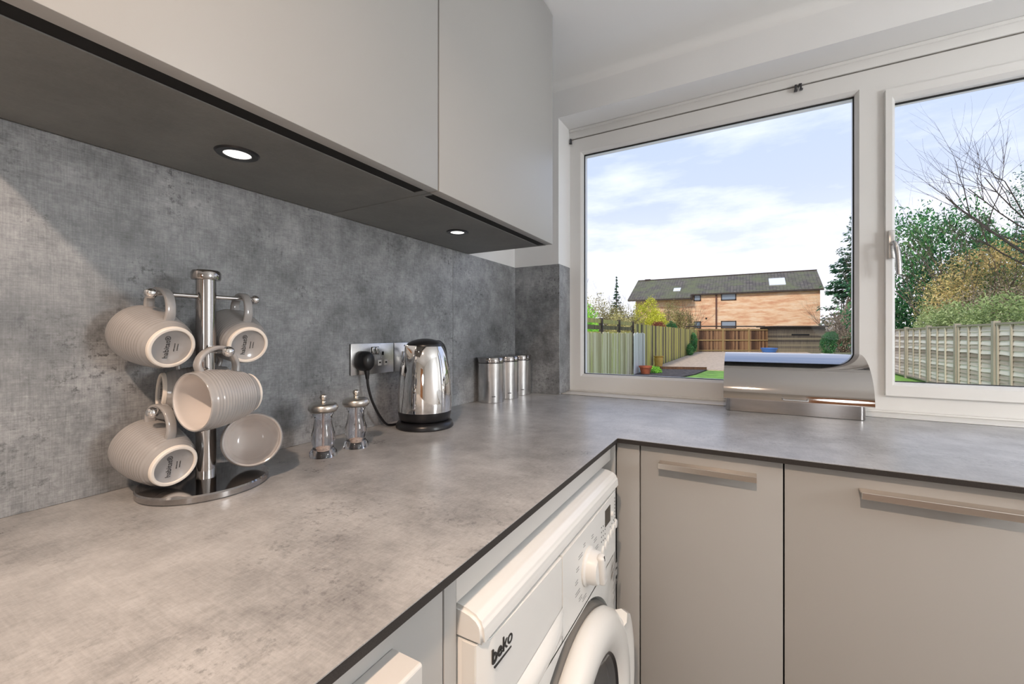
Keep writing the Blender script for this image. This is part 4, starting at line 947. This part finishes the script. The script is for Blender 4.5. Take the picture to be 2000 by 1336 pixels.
mxx = N(t, 'ShaderNodeMix', data_type='RGBA'); mxx.inputs[0].default_value = .6; t.links.new(bk.outputs[0], mxx.inputs[6]); t.links.new(rp.outputs[0], mxx.inputs[7]); t.links.new(mxx.outputs[2], b.inputs['Base Color']); b.inputs['Roughness'].default_value = .85
M['brick'] = m
m, t, b, out = newmat('mossy_roof_tiles')
tc_ = N(t, 'ShaderNodeTexCoord'); mp_ = N(t, 'ShaderNodeMapping'); mp_.inputs['Scale'].default_value = (3.6, 2.6, 1); t.links.new(tc_.outputs['Object'], mp_.inputs[0])
bk = N(t, 'ShaderNodeTexBrick', Scale=1.0, **{'Mortar Size': .06}); bk.offset = 0; bk.inputs['Color1'].default_value = (*srgb(92, 84, 78), 1); bk.inputs['Color2'].default_value = (*srgb(112, 104, 94), 1); bk.inputs['Mortar'].default_value = (*srgb(52, 48, 44), 1); bk.inputs['Brick Width'].default_value = 1; bk.inputs['Row Height'].default_value = 1
t.links.new(mp_.outputs[0], bk.inputs['Vector'])
nz = N(t, 'ShaderNodeTexNoise', Scale=.6, Detail=7.0, Roughness=.7); t.links.new(tc_.outputs['Object'], nz.inputs['Vector'])
rp = ramp(t, nz.outputs[0], [(.42, (0, 0, 0)), (.62, (1, 1, 1))])
mxx = N(t, 'ShaderNodeMix', data_type='RGBA'); t.links.new(rp.outputs[0], mxx.inputs[0]); t.links.new(bk.outputs[0], mxx.inputs[6]); mxx.inputs[7].default_value = (*srgb(104, 106, 76), 1); t.links.new(mxx.outputs[2], b.inputs['Base Color']); b.inputs['Roughness'].default_value = .9
M['tiles'] = m
hs = thing('house', 'orange brick house with a long mossy tiled roof beyond the far fence', 'house', (-1.5, 49, GZ))
HY = 45.15
obj('wall', prism([(-9.6, GZ), (6.85, GZ), (6.85, 4.42), (-3.85, 4.42), (-3.85, 3.95), (-9.6, 3.95)], 'y', HY, HY+8), 'brick', hs, w=True, smooth=0)
def slope(x0, x1, ye, ze, yr, zr, th=.12):
    return prism([(ye, ze), (yr, zr), (2*yr-ye, ze), (2*yr-ye, ze-th), (yr, zr-th), (ye, ze-th)], 'x', x0, x1)
b = slope(-3.86, 7.1, HY-.30, 4.42, 49.2, 6.62)
obj('roof', b, 'tiles', hs, w=True, smooth=0)
obj('roof', slope(-10.25, -3.86, HY-.95, 4.02, 49.2, 6.62), 'tiles', hs, w=True, smooth=0)
obj('ridge', tube([(-10.2, 49.2, 6.62), (7.1, 49.2, 6.62)], .09, 8), 'bark_dark', hs, w=True)
b = bx(-3.9, 7.1, HY-.34, HY-.24, 4.26, 4.40); bx(-10.2, -3.86, HY-1.0, HY-.90, 3.84, 3.98, bm=b); bx(-3.92, -3.80, HY-1.0, HY, 3.8, 4.3, bm=b)
obj('gutter', b, 'bark_dark', hs, w=True, smooth=0)
obj('downpipe', bx(-1.70, -1.56, HY-.12, HY-.01, GZ, 4.3), P('brown_pipe', srgb(96, 58, 40), .5), hs, w=True, smooth=0)
M['hframe'] = P('dark_window_frame', srgb(52, 38, 34), .5); M['hglass'] = P('pale_house_glass', srgb(120, 132, 144), .05, spec=1)
for (xa, xb, za, zb_) in ((-1.21, .14, 3.66, 4.40), (-3.72, -3.04, 3.70, 4.38), (-1.21, .14, .9, 1.62), (-3.72, -3.04, .9, 1.62)):
    f = obj('window', merge(bx(xa, xb, HY-.06, HY+.02, za, za+.09), bx(xa, xb, HY-.06, HY+.02, zb_-.09, zb_)), 'hframe', hs, w=True, smooth=0)
    me = bmesh.new(); me.from_mesh(f.data); bmesh.ops.translate(me, vec=hs.location-Vector((0, 0, Z0)), verts=me.verts)
    bx(xa, xa+.09, HY-.06, HY+.02, za, zb_, bm=me); bx(xb-.09, xb, HY-.06, HY+.02, za, zb_, bm=me); bmesh.ops.translate(me, vec=-(hs.location-Vector((0, 0, Z0))), verts=me.verts); me.to_mesh(f.data); me.free()
    obj('pane', bx(xa+.08, xb-.08, HY-.03, HY-.02, za+.08, zb_-.08), 'hglass', f, w=True, smooth=0)
obj('vent', bx(-2.62, -2.48, HY-.05, HY, 1.82, 1.98), 'gap', hs, w=True, smooth=0)
M['skyl'] = P('skylight_glass', (.9, .9, .92), .03, spec=1, coat=1); n_ = Vector((0, -2.2, 4.35)).normalized()
def onroof(x0, x1, ya, yb, ye, ze):
    def zr(y): return ze+(y-ye)*(6.62-ze)/(49.2-ye)
    b = bmesh.new(); A = [Vector(p) for p in ((x0, ya, zr(ya)), (x1, ya, zr(ya)), (x1, yb, zr(yb)), (x0, yb, zr(yb)))]
    lo = [b.verts.new(p) for p in A]; hi = [b.verts.new(p+n_*.08) for p in A]; b.faces.new(lo[::-1]); b.faces.new(hi)
    for i in range(4): b.faces.new([lo[i], lo[(i+1) % 4], hi[(i+1) % 4], hi[i]])
    return b
obj('roof_window', onroof(2.95, 4.3, 46.0, 47.6, HY-.30, 4.42), 'skyl', hs, w=True, smooth=0)
obj('roof_window', onroof(-5.8, -5.1, 45.8, 46.5, HY-.95, 4.02), 'skyl', hs, w=True, smooth=0)
obj('chimney', bx(-9.4, -8.8, 49.0, 49.6, 6.3, 6.75), 'bark_dark', hs, w=True, smooth=0)
